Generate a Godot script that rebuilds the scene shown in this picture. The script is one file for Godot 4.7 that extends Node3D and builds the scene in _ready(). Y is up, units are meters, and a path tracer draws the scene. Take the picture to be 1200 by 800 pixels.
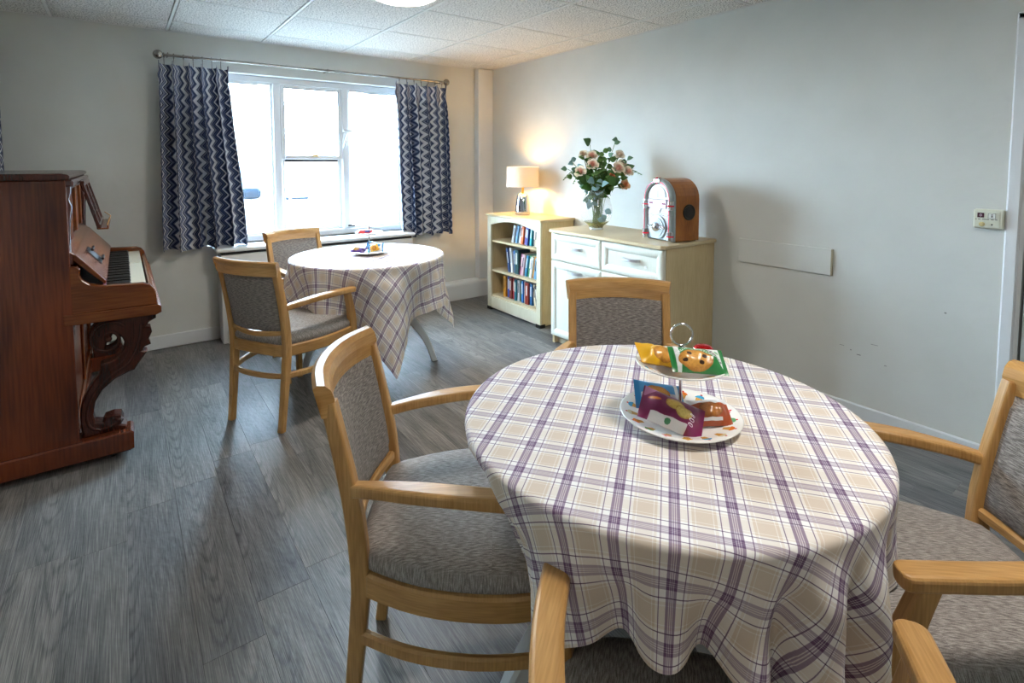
extends Node3D
# A care-home lounge: two round tables under plaid cloths, armchairs, an old upright piano, a bookcase and a sideboard.
# Right wall at x = 0, window wall at z = 0, floor at y = 0; the room lies at x < 0, z > 0.

const CEIL := 2.193
const WALL_L := -3.58
const BACK := 6.0
const TABLE_H := 0.72
const NEAR_C := Vector2(-1.956, 3.601)
const FAR_C := Vector2(-1.712, 1.185)
const FLAT := 4294967295

var M := {}
var used := {}
var rng := RandomNumberGenerator.new()

# ---------------------------------------------------------------- naming
func numbered(n: String) -> String:
	if used.has(n):
		used[n] += 1
		return "%s_%03d" % [n, used[n]]
	used[n] = 0
	return n

func meta(o: Node, label := "", category := "", group := "", kind := "") -> void:
	if label: o.set_meta("label", label)
	if category: o.set_meta("category", category)
	if group: o.set_meta("group", group)
	if kind: o.set_meta("kind", kind)

func thing(called: String, label: String, category: String, at := Vector3.ZERO, turn := 0.0, group := "") -> Node3D:
	var o := Node3D.new()
	o.name = numbered(called)
	add_child(o)
	o.position = at
	o.rotation.y = turn
	meta(o, label, category, group)
	return o

func structure(called: String) -> Node3D:
	var o := Node3D.new()
	o.name = numbered(called)
	add_child(o)
	meta(o, "", "", "", "structure")
	return o

func tool() -> SurfaceTool:
	var st := SurfaceTool.new()
	st.begin(Mesh.PRIMITIVE_TRIANGLES)
	return st

func done(st: SurfaceTool) -> ArrayMesh:
	st.generate_normals()
	return st.commit()

func part(st: SurfaceTool, called: String, m: Material, parent: Node, label := "") -> MeshInstance3D:
	return put(done(st), called, m, parent, label)

func put(mesh: Mesh, called: String, m: Material, parent: Node, label := "") -> MeshInstance3D:
	var o := MeshInstance3D.new()
	o.mesh = mesh
	o.material_override = m
	o.name = called if parent != self else numbered(called)
	parent.add_child(o, true)
	if label: o.set_meta("label", label)
	return o

# ---------------------------------------------------------------- shapes
func face(st: SurfaceTool, p: Array, centre: Vector3, uv: Array = []) -> void:
	var n := Vector3.ZERO
	var mid := Vector3.ZERO
	for i in p.size():
		var a: Vector3 = p[i]
		var b: Vector3 = p[(i + 1) % p.size()]
		n += (a - b).cross(a + b) * 0.5
		mid += a
	mid /= p.size()
	var flip: bool = n.dot(mid - centre) < 0.0
	for i in range(1, p.size() - 1):
		var t := [0, i, i + 1] if flip else [0, i + 1, i]
		for k in t:
			if uv: st.set_uv(uv[k])
			st.add_vertex(p[k])

func box(st: SurfaceTool, lo: Vector3, hi: Vector3, c := 0.0) -> void:
	st.set_smooth_group(FLAT)
	var mid := (lo + hi) * 0.5
	var h := (hi - lo) * 0.5
	c = minf(c, minf(h.x, minf(h.y, h.z)) * 0.9)
	for ax in 3:
		var b := (ax + 1) % 3
		var d := (ax + 2) % 3
		for s in [-1.0, 1.0]:
			var f := []
			for k in [[-1, -1], [1, -1], [1, 1], [-1, 1]]:
				var v := Vector3.ZERO
				v[ax] = s * h[ax]
				v[b] = k[0] * (h[b] - c)
				v[d] = k[1] * (h[d] - c)
				f.append(mid + v)
			face(st, f, mid)
		if c > 0.0:
			for s in [-1.0, 1.0]:
				for t in [-1.0, 1.0]:
					var f := []
					for k in [[-1, 0], [1, 0], [1, 1], [-1, 1]]:
						var v := Vector3.ZERO
						v[ax] = k[0] * (h[ax] - c)
						v[b] = s * (h[b] if k[1] == 0 else h[b] - c)
						v[d] = t * (h[d] - c if k[1] == 0 else h[d])
						f.append(mid + v)
					face(st, f, mid)
	if c > 0.0:
		for sx in [-1.0, 1.0]:
			for sy in [-1.0, 1.0]:
				for sz in [-1.0, 1.0]:
					face(st, [mid + Vector3(sx * h.x, sy * (h.y - c), sz * (h.z - c)), mid + Vector3(sx * (h.x - c), sy * h.y, sz * (h.z - c)), mid + Vector3(sx * (h.x - c), sy * (h.y - c), sz * h.z)], mid)

func boxp(called: String, m: Material, parent: Node, lo: Vector3, hi: Vector3, c := 0.0, label := "") -> MeshInstance3D:
	var st := tool()
	box(st, lo, hi, c)
	return part(st, called, m, parent, label)

# section: list of Vector2 (side, up); path swept with given up hint
func sweep(st: SurfaceTool, path: Array, sections: Array, up := Vector3.UP, smooth := false, closed := false, caps := true) -> void:
	var rings := []
	var n := path.size()
	for i in n:
		var t: Vector3
		if closed:
			t = path[(i + 1) % n] - path[(i - 1 + n) % n]
		else:
			t = path[mini(i + 1, n - 1)] - path[maxi(i - 1, 0)]
		t = t.normalized()
		var side := up.cross(t).normalized()
		var u2 := t.cross(side).normalized()
		var ring := []
		var sec: Array = sections[mini(i, sections.size() - 1)]
		for v in sec:
			ring.append(path[i] + side * v.x + u2 * v.y)
		rings.append(ring)
	loft(st, rings, path, smooth, closed, caps)

func loft(st: SurfaceTool, rings: Array, centres: Array, smooth := false, closed := false, caps := true) -> void:
	var n := rings.size()
	var m: int = rings[0].size()
	st.set_smooth_group(1 if smooth else FLAT)
	for i in (n if closed else n - 1):
		var a: Array = rings[i]
		var b: Array = rings[(i + 1) % n]
		var mid: Vector3 = (centres[i] + centres[(i + 1) % n]) * 0.5
		for j in m:
			var k := (j + 1) % m
			face(st, [a[j], a[k], b[k], b[j]], mid)
	if caps and not closed:
		st.set_smooth_group(FLAT)
		face(st, rings[0], centres[1])
		face(st, rings[n - 1], centres[n - 2])

func rsec(w: float, h: float, c := -1.0) -> Array:      # chamfered rectangle
	var x := w * 0.5
	var y := h * 0.5
	if c < 0.0: c = minf(x, y) * 0.3
	return [Vector2(x, -y + c), Vector2(x, y - c), Vector2(x - c, y), Vector2(-x + c, y), Vector2(-x, y - c), Vector2(-x, -y + c), Vector2(-x + c, -y), Vector2(x - c, -y)]

func rrsec(w: float, h: float, r: float) -> Array:      # rounded rectangle
	var a := []
	r = minf(r, minf(w, h) * 0.49)
	for c in [[1, 1, 0], [-1, 1, 1], [-1, -1, 2], [1, -1, 3]]:
		for k in 4:
			var t: float = PI / 2 * (c[2] + k / 3.0)
			a.append(Vector2(c[0] * (w / 2 - r) + cos(t) * r, c[1] * (h / 2 - r) + sin(t) * r))
	return a

func csec(r: float, n := 10, ry := -1.0) -> Array:
	var a := []
	if ry < 0.0: ry = r
	for i in n:
		a.append(Vector2(cos(TAU * i / n) * r, sin(TAU * i / n) * ry))
	return a

func rod(st: SurfaceTool, a: Vector3, b: Vector3, r: float, n := 10) -> void:
	var d := (b - a).normalized()
	sweep(st, [a, b], [csec(r, n)], Vector3.UP if absf(d.y) < 0.9 else Vector3.RIGHT, true)

func lathe(st: SurfaceTool, prof: Array, n := 32, at := Vector3.ZERO, sharp := 0.6) -> void:
	var g := 1
	for i in prof.size() - 1:
		var p: Vector2 = prof[i]
		var q: Vector2 = prof[i + 1]
		if i > 0:
			var o: Vector2 = prof[i - 1]
			if absf((p - o).angle_to(q - p)) > sharp: g += 1
		st.set_smooth_group(g)
		for k in n:
			var a0 := TAU * k / n
			var a1 := TAU * ((k + 1) % n) / n
			var A := at + Vector3(p.x * cos(a1), p.y, p.x * sin(a1))
			var B := at + Vector3(q.x * cos(a1), q.y, q.x * sin(a1))
			var C := at + Vector3(q.x * cos(a0), q.y, q.x * sin(a0))
			var D := at + Vector3(p.x * cos(a0), p.y, p.x * sin(a0))
			if q.x > 1e-6:
				for v in [A, B, C]: st.add_vertex(v)
			if p.x > 1e-6:
				for v in [A, C, D]: st.add_vertex(v)

# polygon (x, y) extruded along local z from z0 to z1, edges bevelled by b; placed by a transform
func prism(st: SurfaceTool, poly: PackedVector2Array, z0: float, z1: float, b := 0.0, xf := Transform3D()) -> void:
	if Geometry2D.is_polygon_clockwise(poly):
		poly.reverse()
	var n := poly.size()
	var inner := PackedVector2Array()
	for i in n:
		var p0 := poly[(i - 1 + n) % n]
		var p1 := poly[i]
		var p2 := poly[(i + 1) % n]
		var n0 := (p1 - p0).normalized().orthogonal()
		var n1 := (p2 - p1).normalized().orthogonal()
		var m := (n0 + n1)
		m = m.normalized() / maxf(0.5, m.normalized().dot(n0)) if m.length() > 0.01 else n0
		inner.append(p1 + m * b * (1.0 if Geometry2D.is_point_in_polygon(p1 + m * 0.0005, poly) or b == 0.0 else -1.0))
	st.set_smooth_group(FLAT)
	var tri := Geometry2D.triangulate_polygon(inner)
	for i in range(0, tri.size(), 3):
		for s in [[z1, 0, 2, 1], [z0, 0, 1, 2]]:
			for k in 3:
				var v := inner[tri[i + s[k + 1]]]
				st.add_vertex(xf * Vector3(v.x, v.y, s[0]))
	var stations := [[poly, z0 + b], [poly, z1 - b]]
	if b > 0.0:
		stations = [[inner, z0], [poly, z0 + b], [poly, z1 - b], [inner, z1]]
	for s in stations.size() - 1:
		for i in n:
			var j := (i + 1) % n
			var A: Vector2 = stations[s][0][i]
			var B: Vector2 = stations[s][0][j]
			var C: Vector2 = stations[s + 1][0][j]
			var D: Vector2 = stations[s + 1][0][i]
			var za: float = stations[s][1]
			var zb: float = stations[s + 1][1]
			var a := xf * Vector3(A.x, A.y, za)
			var bb := xf * Vector3(B.x, B.y, za)
			var c := xf * Vector3(C.x, C.y, zb)
			var d := xf * Vector3(D.x, D.y, zb)
			for v in [a, c, bb, a, d, c]: st.add_vertex(v)

func torus(st: SurfaceTool, c: Vector3, R: float, r: float, ax := Vector3.BACK, n := 20, m := 8) -> void:
	var u := ax.cross(Vector3.UP if absf(ax.y) < 0.9 else Vector3.RIGHT).normalized()
	var w := ax.cross(u).normalized()
	var path := []
	for i in n:
		path.append(c + (u * cos(TAU * i / n) + w * sin(TAU * i / n)) * R)
	sweep(st, path, [csec(r, m)], ax, true, true)

func ball(st: SurfaceTool, c: Vector3, r: float, n := 16, squash := 1.0) -> void:
	var p := []
	for i in 9:
		var a := -PI / 2 + PI * i / 8
		p.append(Vector2(maxf(0.0, cos(a) * r), sin(a) * r * squash))
	lathe(st, p, n, c)

# a smooth sheet from a grid of points with uv
func sheet(pts: Array, uvs: Array, w: int, h: int) -> ArrayMesh:
	var st := tool()
	st.set_smooth_group(1)
	for j in h:
		for i in w:
			st.set_uv(uvs[j * w + i])
			st.add_vertex(pts[j * w + i])
	for j in h - 1:
		for i in w - 1:
			var a := j * w + i
			for k in [a, a + 1, a + w + 1, a, a + w + 1, a + w]: st.add_index(k)
	st.generate_normals()
	return st.commit()

func lerp_path(pts: Array, n: int) -> Array:
	var c := Curve3D.new()
	for i in pts.size():
		var t: Vector3 = (pts[mini(i + 1, pts.size() - 1)] - pts[maxi(i - 1, 0)]) / 6.0
		c.add_point(pts[i], -t, t)
	var out := []
	for i in n:
		out.append(c.sample_baked(c.get_baked_length() * i / (n - 1), true))
	return out

func smooth2(pts: Array, n: int) -> PackedVector2Array:
	var a := []
	for p in pts: a.append(Vector3(p.x, p.y, 0))
	var o := PackedVector2Array()
	for p in lerp_path(a, n): o.append(Vector2(p.x, p.y))
	return o

# ---------------------------------------------------------------- textures and materials
func tex(im: Image) -> ImageTexture:
	return ImageTexture.create_from_image(im)

func noise(s: int, f: float, oct := 3) -> FastNoiseLite:
	var n := FastNoiseLite.new()
	n.seed = s
	n.frequency = f
	n.fractal_octaves = oct
	n.noise_type = FastNoiseLite.TYPE_SIMPLEX_SMOOTH
	return n

func wood_image(w: int, h: int, light: Color, dark: Color, s: int, rings: float, ring_amount: float, fibre: float, along_u := false, blotch := 0.25) -> Image:
	var im := Image.create(w, h, false, Image.FORMAT_RGB8)
	var a := noise(s, 0.0035, 2)
	var b := noise(s + 1, 0.06, 2)
	var c := noise(s + 2, 0.005, 3)
	for y in h:
		for x in w:
			var px := float(y if along_u else x) / (h if along_u else w) * 512.0
			var py := float(x if along_u else y) / (w if along_u else h) * 512.0
			# soft wrap so that repeats meet
			var fade := clampf((py - 448.0) / 64.0, 0.0, 1.0)
			var warp := lerpf(a.get_noise_2d(px * 1.6, py * 0.35), a.get_noise_2d(px * 1.6, (py - 512.0) * 0.35), fade)
			var ring := 0.5 + 0.5 * sin((px * 0.035 + warp * 5.0) * rings)
			ring = pow(ring, 3.0)
			var fb := lerpf(b.get_noise_2d(px * 3.2, py * 0.16), b.get_noise_2d(px * 3.2, (py - 512.0) * 0.16), fade)
			var bl := lerpf(c.get_noise_2d(px, py * 0.5), c.get_noise_2d(px, (py - 512.0) * 0.5), fade)
			var t := clampf(0.35 + ring_amount * (ring - 0.4) + fibre * fb + blotch * bl, 0.0, 1.0)
			im.set_pixel(x, y, light.lerp(dark, t))
	return im

func floor_image(w: int, h: int) -> Image:
	# grey oak: five cathedral figures side by side with straight grain between them
	var im := Image.create(w, h, false, Image.FORMAT_RGB8)
	var a := noise(11, 0.006, 3)
	var b := noise(12, 0.10, 2)
	var c := noise(14, 0.010, 3)
	var light := Color("96938e")
	var dark := Color("3f4041")
	for y in h:
		for x in w:
			var px := float(x) / w * 512.0
			var py := float(y) / h * 512.0
			var fade := clampf((py - 448.0) / 64.0, 0.0, 1.0)
			var warp := lerpf(a.get_noise_2d(px, py * 0.6), a.get_noise_2d(px, (py - 512.0) * 0.6), fade)
			var col := floorf(px / 102.4)
			var d := (px - (col + 0.5) * 102.4) / 51.2 + warp * 0.35
			var figure := exp(-d * d * 4.5) * (0.9 if fmod(col, 2.0) < 1.0 else 0.12)
			var phase := py / 512.0 * TAU * (7.0 + fmod(col, 3.0) * 2.0) * (1.0 if fmod(col, 2.0) < 1.0 else -1.0) + d * d * 26.0 + warp * 4.0
			var ring := pow(0.5 + 0.5 * sin(phase), 4.0) * figure
			var fb := lerpf(b.get_noise_2d(px * 5.0, py * 0.10), b.get_noise_2d(px * 5.0, (py - 512.0) * 0.10), fade)
			var bl := lerpf(c.get_noise_2d(px * 1.5, py * 0.25), c.get_noise_2d(px * 1.5, (py - 512.0) * 0.25), fade)
			im.set_pixel(x, y, light.lerp(dark, clampf(0.38 + 0.36 * (ring - 0.25 * figure) + 0.62 * fb + 0.28 * bl, 0.0, 1.0)))
	return im

func fabric_image(n: int, light: Color, dark: Color, s: int, along_u: bool) -> Image:
	var im := Image.create(n, n, false, Image.FORMAT_RGB8)
	var a := noise(s, 0.05, 3)
	var r := RandomNumberGenerator.new()
	r.seed = s
	for y in n:
		for x in n:
			var px := float(x if along_u else y)
			var py := float(y if along_u else x)
			var t := 0.5 + 0.75 * a.get_noise_2d(px * 0.45, py * 4.5) + r.randf_range(-0.22, 0.22) + 0.10 * sin(py * PI) * sin(px * 0.5 * PI)
			im.set_pixel(x, y, light.lerp(dark, clampf(t, 0.0, 1.0)))
	return im

func band(t: float, c: float, w: float, soft := 0.004) -> float:
	t = absf(t - c)
	return clampf((w * 0.5 + soft * 0.5 - t) / soft, 0.0, 1.0)

func plaid_image(n: int) -> Image:
	var im := Image.create(n, n, false, Image.FORMAT_RGB8)
	var beige := Color("d9cab8")
	var white := Color("f3f1ee")
	var purple := Color("654c6c")
	var thin := Color("4a3350")
	var rows := []
	for i in n:
		var t := (i + 0.5) / n
		var w := band(t, 0.5, 0.58)                        # white ground of the stripe group
		var cream := maxf(band(t, 0.15, 0.014, 0.006), band(t, 0.85, 0.014, 0.006))
		var p := maxf(band(t, 0.445, 0.085), band(t, 0.555, 0.085))
		var mid := band(t, 0.5, 0.06)
		var fine := maxf(maxf(band(t, 0.465, 0.014), band(t, 0.5, 0.014)), band(t, 0.535, 0.014))
		var l := maxf(band(t, 0.27, 0.016, 0.008), band(t, 0.73, 0.016, 0.008))
		rows.append([maxf(w, cream), maxf(p * 0.9, mid * 0.8) * (1.0 - 0.75 * fine), l])
	for y in n:
		for x in n:
			var a: Array = rows[x]
			var b: Array = rows[y]
			var c := beige.lerp(white, minf(1.0, (a[0] * 0.6 + b[0] * 0.6)))
			# the twill lets warp and weft show in turns
			var pw := clampf(a[1] * 0.46 + b[1] * 0.70, 0.0, 1.0)
			c = c.lerp(purple, pw * 0.95)
			c = c.lerp(thin, clampf(a[2] * 0.8 + b[2] * 0.66, 0.0, 0.9))
			im.set_pixel(x, y, c)
	return im

func zigzag_image(w: int, h: int) -> Image:
	var im := Image.create(w, h, false, Image.FORMAT_RGB8)
	var navy := Color("27344f")
	var slate := Color("5b6684")
	var pale := Color("dcdee2")
	var grey := Color("8d93a6")
	# [end of the stripe in the repeat, colour]
	var bands := [[0.12, pale], [0.15, navy], [0.19, grey], [0.23, navy], [0.27, slate], [0.31, navy], [0.36, pale], [0.40, slate], [0.50, navy], [0.53, grey], [0.57, navy], [0.62, pale], [0.66, navy], [0.72, grey], [0.76, slate], [0.80, pale], [0.84, navy], [0.88, grey], [0.92, slate], [0.96, navy], [1.01, slate]]
	for y in h:
		for x in w:
			var zig := absf(fposmod(float(y) / h * 2.0, 1.0) * 2.0 - 1.0) * 0.155
			var t := fposmod(float(x) / w + zig, 1.0)
			var c := navy
			for b in bands:
				if t < b[0]:
					c = b[1]
					break
			im.set_pixel(x, y, c)
	return im

func tile_image(n: int) -> Image:
	var im := Image.create(n, n, false, Image.FORMAT_RGB8)
	var a := noise(31, 0.16, 2)
	var b := noise(33, 0.5, 1)
	for y in n:
		for x in n:
			var p := a.get_noise_2d(x, y * 1.4)
			var q := b.get_noise_2d(x, y)
			var hole := clampf((p - 0.22) * 6.0, 0.0, 1.0) * 0.75 + clampf((q - 0.55) * 5.0, 0.0, 1.0) * 0.5
			im.set_pixel(x, y, Color("eceae4").lerp(Color("5d5c57"), clampf(hole, 0.0, 0.9)))
	return im

func mottle_image(n: int, c: Color, amount: float, s: int) -> Image:
	var im := Image.create(n, n, false, Image.FORMAT_RGB8)
	var a := noise(s, 0.012, 4)
	for y in n:
		for x in n:
			var fx := clampf((x - n * 0.85) / (n * 0.15), 0.0, 1.0)
			var fy := clampf((y - n * 0.85) / (n * 0.15), 0.0, 1.0)
			var v := lerpf(lerpf(a.get_noise_2d(x, y), a.get_noise_2d(x - n, y), fx), lerpf(a.get_noise_2d(x, y - n), a.get_noise_2d(x - n, y - n), fx), fy) * amount
			im.set_pixel(x, y, Color(c.r + v, c.g + v, c.b + v))
	return im

func relief(s: int, f: float, strength: float, n := 256) -> NoiseTexture2D:
	var t := NoiseTexture2D.new()
	t.width = n
	t.height = n
	t.seamless = true
	t.as_normal_map = true
	t.bump_strength = strength
	t.noise = noise(s, f, 3)
	return t

func mat(c: Color, rough := 0.6, metal := 0.0, spec := 0.5) -> StandardMaterial3D:
	var m := StandardMaterial3D.new()
	m.albedo_color = c
	m.roughness = rough
	m.metallic = metal
	m.metallic_specular = spec
	return m

func tmat(t: Texture2D, scale: float, rough := 0.6, spec := 0.5, triplanar := true) -> StandardMaterial3D:
	var m := mat(Color.WHITE, rough, 0.0, spec)
	m.albedo_texture = t
	m.uv1_scale = Vector3.ONE * scale
	m.uv1_triplanar = triplanar
	m.uv1_triplanar_sharpness = 6.0
	return m

func glass(alpha := 0.05) -> StandardMaterial3D:
	var m := mat(Color(0.95, 0.98, 1.0, alpha), 0.02)
	m.transparency = BaseMaterial3D.TRANSPARENCY_ALPHA
	return m

func make_materials() -> void:
	M.wall = tmat(tex(mottle_image(256, Color(0.83, 0.835, 0.81), 0.018, 5)), 0.9, 0.55, 0.35)
	M.wall.uv1_world_triplanar = true
	M.wall.normal_enabled = true
	M.wall.normal_texture = relief(7, 0.05, 1.2)
	M.wall.normal_scale = 0.12
	M.scuff = mat(Color(0.52, 0.52, 0.50), 0.7)
	M.trim = mat(Color(0.86, 0.87, 0.87), 0.35)
	M.upvc = mat(Color(0.90, 0.91, 0.91), 0.3)
	M.seal = mat(Color(0.12, 0.12, 0.13), 0.7)
	M.tile = tmat(tex(tile_image(512)), 1.0, 0.9, 0.2)
	M.tile.uv1_world_triplanar = true
	M.tbar = mat(Color(0.86, 0.86, 0.84), 0.5)
	M.void = mat(Color(0.05, 0.05, 0.05), 0.9)
	M.planks = []
	var f := floor_image(768, 1024)
	var ft := tex(f)
	for k in 5:
		var m := tmat(ft, 1.0, 0.42, 0.5, false)
		m.albedo_color = [Color(0.95, 0.95, 0.95), Color(0.88, 0.88, 0.89), Color(1.0, 0.99, 0.98), Color(0.92, 0.91, 0.90), Color(0.83, 0.83, 0.85)][k]
		m.normal_enabled = true
		m.normal_texture = relief(13, 0.09, 2.0)
		m.normal_scale = 0.15
		M.planks.append(m)
	M.screed = mat(Color(0.18, 0.175, 0.17), 0.9)
	M.beech = tmat(tex(wood_image(256, 512, Color("c89a5e"), Color("9c7039"), 21, 0.9, 0.25, 0.45)), 2.2, 0.33)
	M.beech_h = tmat(tex(wood_image(512, 256, Color("c89a5e"), Color("9c7039"), 22, 0.9, 0.25, 0.45, true)), 2.2, 0.33)
	M.tweed = tmat(tex(fabric_image(512, Color("b0a89f"), Color("5a5450"), 41, true)), 3.2, 0.95, 0.2)
	M.tweed_lit = tmat(tex(fabric_image(512, Color("c0b9b1"), Color("6c6561"), 43, false)), 3.2, 0.95, 0.2)  # seat cloth paler than the back: window sheen put into the colour
	for k in ["tweed", "tweed_lit"]:
		M[k].rim_enabled = true
		M[k].rim = 0.25
	M.plaid = tmat(tex(plaid_image(384)), 1.0, 0.8, 0.3, false)
	M.plaid.backlight_enabled = true
	M.plaid.backlight = Color(0.10, 0.10, 0.10)
	M.zigzag = tmat(tex(zigzag_image(384, 256)), 1.0, 0.9, 0.2, false)
	M.zigzag.backlight_enabled = true
	M.zigzag.backlight = Color(0.05, 0.05, 0.06)
	M.maple = tmat(tex(wood_image(256, 512, Color("d8c49a"), Color("bda274"), 51, 0.6, 0.15, 0.35)), 1.4, 0.45)
	M.maple_h = tmat(tex(wood_image(512, 256, Color("d8c7a2"), Color("c0a97f"), 52, 0.6, 0.15, 0.35, true)), 1.4, 0.35)
	M.cream_maple = tmat(tex(wood_image(256, 256, Color("e0d9c0"), Color("cec4a4"), 54, 0.6, 0.15, 0.35)), 1.6, 0.4)
	M.cream_front = tmat(tex(wood_image(256, 256, Color("e9eadd"), Color("d9dac9"), 53, 0.6, 0.2, 0.4)), 1.6, 0.4)
	M.mahogany = tmat(tex(wood_image(512, 512, Color("74361a"), Color("37160b"), 61, 0.35, 0.10, 0.30, false, 0.75)), 0.8, 0.25)
	M.mahogany_h = tmat(tex(wood_image(512, 256, Color("86481f"), Color("4f2611"), 62, 0.5, 0.12, 0.3, true, 0.4)), 1.2, 0.25)
	M.mahogany_dark = tmat(tex(wood_image(256, 256, Color("4a2116"), Color("1d0b08"), 63, 0.7, 0.3, 0.4)), 2.0, 0.22)
	M.ivory = mat(Color(0.87, 0.85, 0.76), 0.25)
	M.ebony = mat(Color(0.03, 0.03, 0.035), 0.3)
	M.brass = mat(Color(0.72, 0.55, 0.28), 0.3, 1.0)
	M.chrome = mat(Color(0.83, 0.84, 0.86), 0.13, 1.0)
	M.satin = mat(Color(0.86, 0.87, 0.88), 0.38, 0.85)
	M.steel = mat(Color(0.62, 0.60, 0.58), 0.22, 1.0)
	M.black = mat(Color(0.03, 0.03, 0.03), 0.5)
	M.porcelain = mat(Color(0.93, 0.93, 0.91), 0.12)
	M.white_metal = mat(Color(0.86, 0.87, 0.87), 0.35)
	M.pane = glass(0.04)

# ---------------------------------------------------------------- scene
func _ready() -> void:
	rng.seed = 4
	var cam := Camera3D.new()
	cam.name = "camera"
	add_child(cam)
	cam.near = 0.05
	cam.far = 200.0
	cam.projection = Camera3D.PROJECTION_FRUSTUM
	cam.size = 800.0 / 617.857 * cam.near
	cam.frustum_offset = Vector2(0, -(400.0 - 230.444) / 617.857 * cam.near)
	cam.position = Vector3(-2.9408, 1.2947, 4.355)
	cam.rotation = Vector3(-0.06464, -0.63746, 0)
	cam.current = true
	var e := Environment.new()
	e.background_mode = Environment.BG_SKY
	e.sky = Sky.new()
	var sm := ProceduralSkyMaterial.new()       # an even bright overcast
	sm.sky_top_color = Color(0.77, 0.895, 1.0)
	sm.sky_horizon_color = Color(0.79, 0.905, 1.0)
	sm.ground_bottom_color = Color(0.5, 0.5, 0.5)
	sm.ground_horizon_color = Color(0.82, 0.92, 1.0)
	e.sky.sky_material = sm
	e.background_energy_multiplier = 58.0
	e.tonemap_mode = Environment.TONE_MAPPER_LINEAR
	e.tonemap_exposure = 1.25
	e.sdfgi_enabled = true
	e.ssao_enabled = true
	e.ssil_enabled = true
	var we := WorldEnvironment.new()
	we.name = "world_environment"
	we.environment = e
	add_child(we)
	make_materials()
	build_shell()
	build_window()
	build_outside()
	ceiling_light("round opal ceiling light above the far table, cut by the top edge", Vector3(-1.744, CEIL, 1.798), 0.19)
	ceiling_light("added unseen ceiling light above the near table, for fill", Vector3(-1.744, CEIL, 4.2), 0.19)  # fill lamp added out of view to brighten the near area
	build_tables()
	build_chairs()
	build_piano()
	build_bookcase()
	build_sideboard()
	build_curtains()
	build_lamp()
	build_radio()
	build_flowers()
	build_cake_stands()
	build_wall_fittings()

func wallbox(called: String, boxes: Array) -> void:
	var st := tool()
	for b in boxes: box(st, b[0], b[1])
	var o := part(st, called, M.wall, self)
	meta(o, "", "", "", "structure")

const WX0 := -2.46       # window opening
const WX1 := -0.87
const WY0 := 0.69
const WY1 := 1.955
const DZ0 := 3.868        # doorway in the right wall
const DZ1 := 4.74
const DH := 1.87

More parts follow.
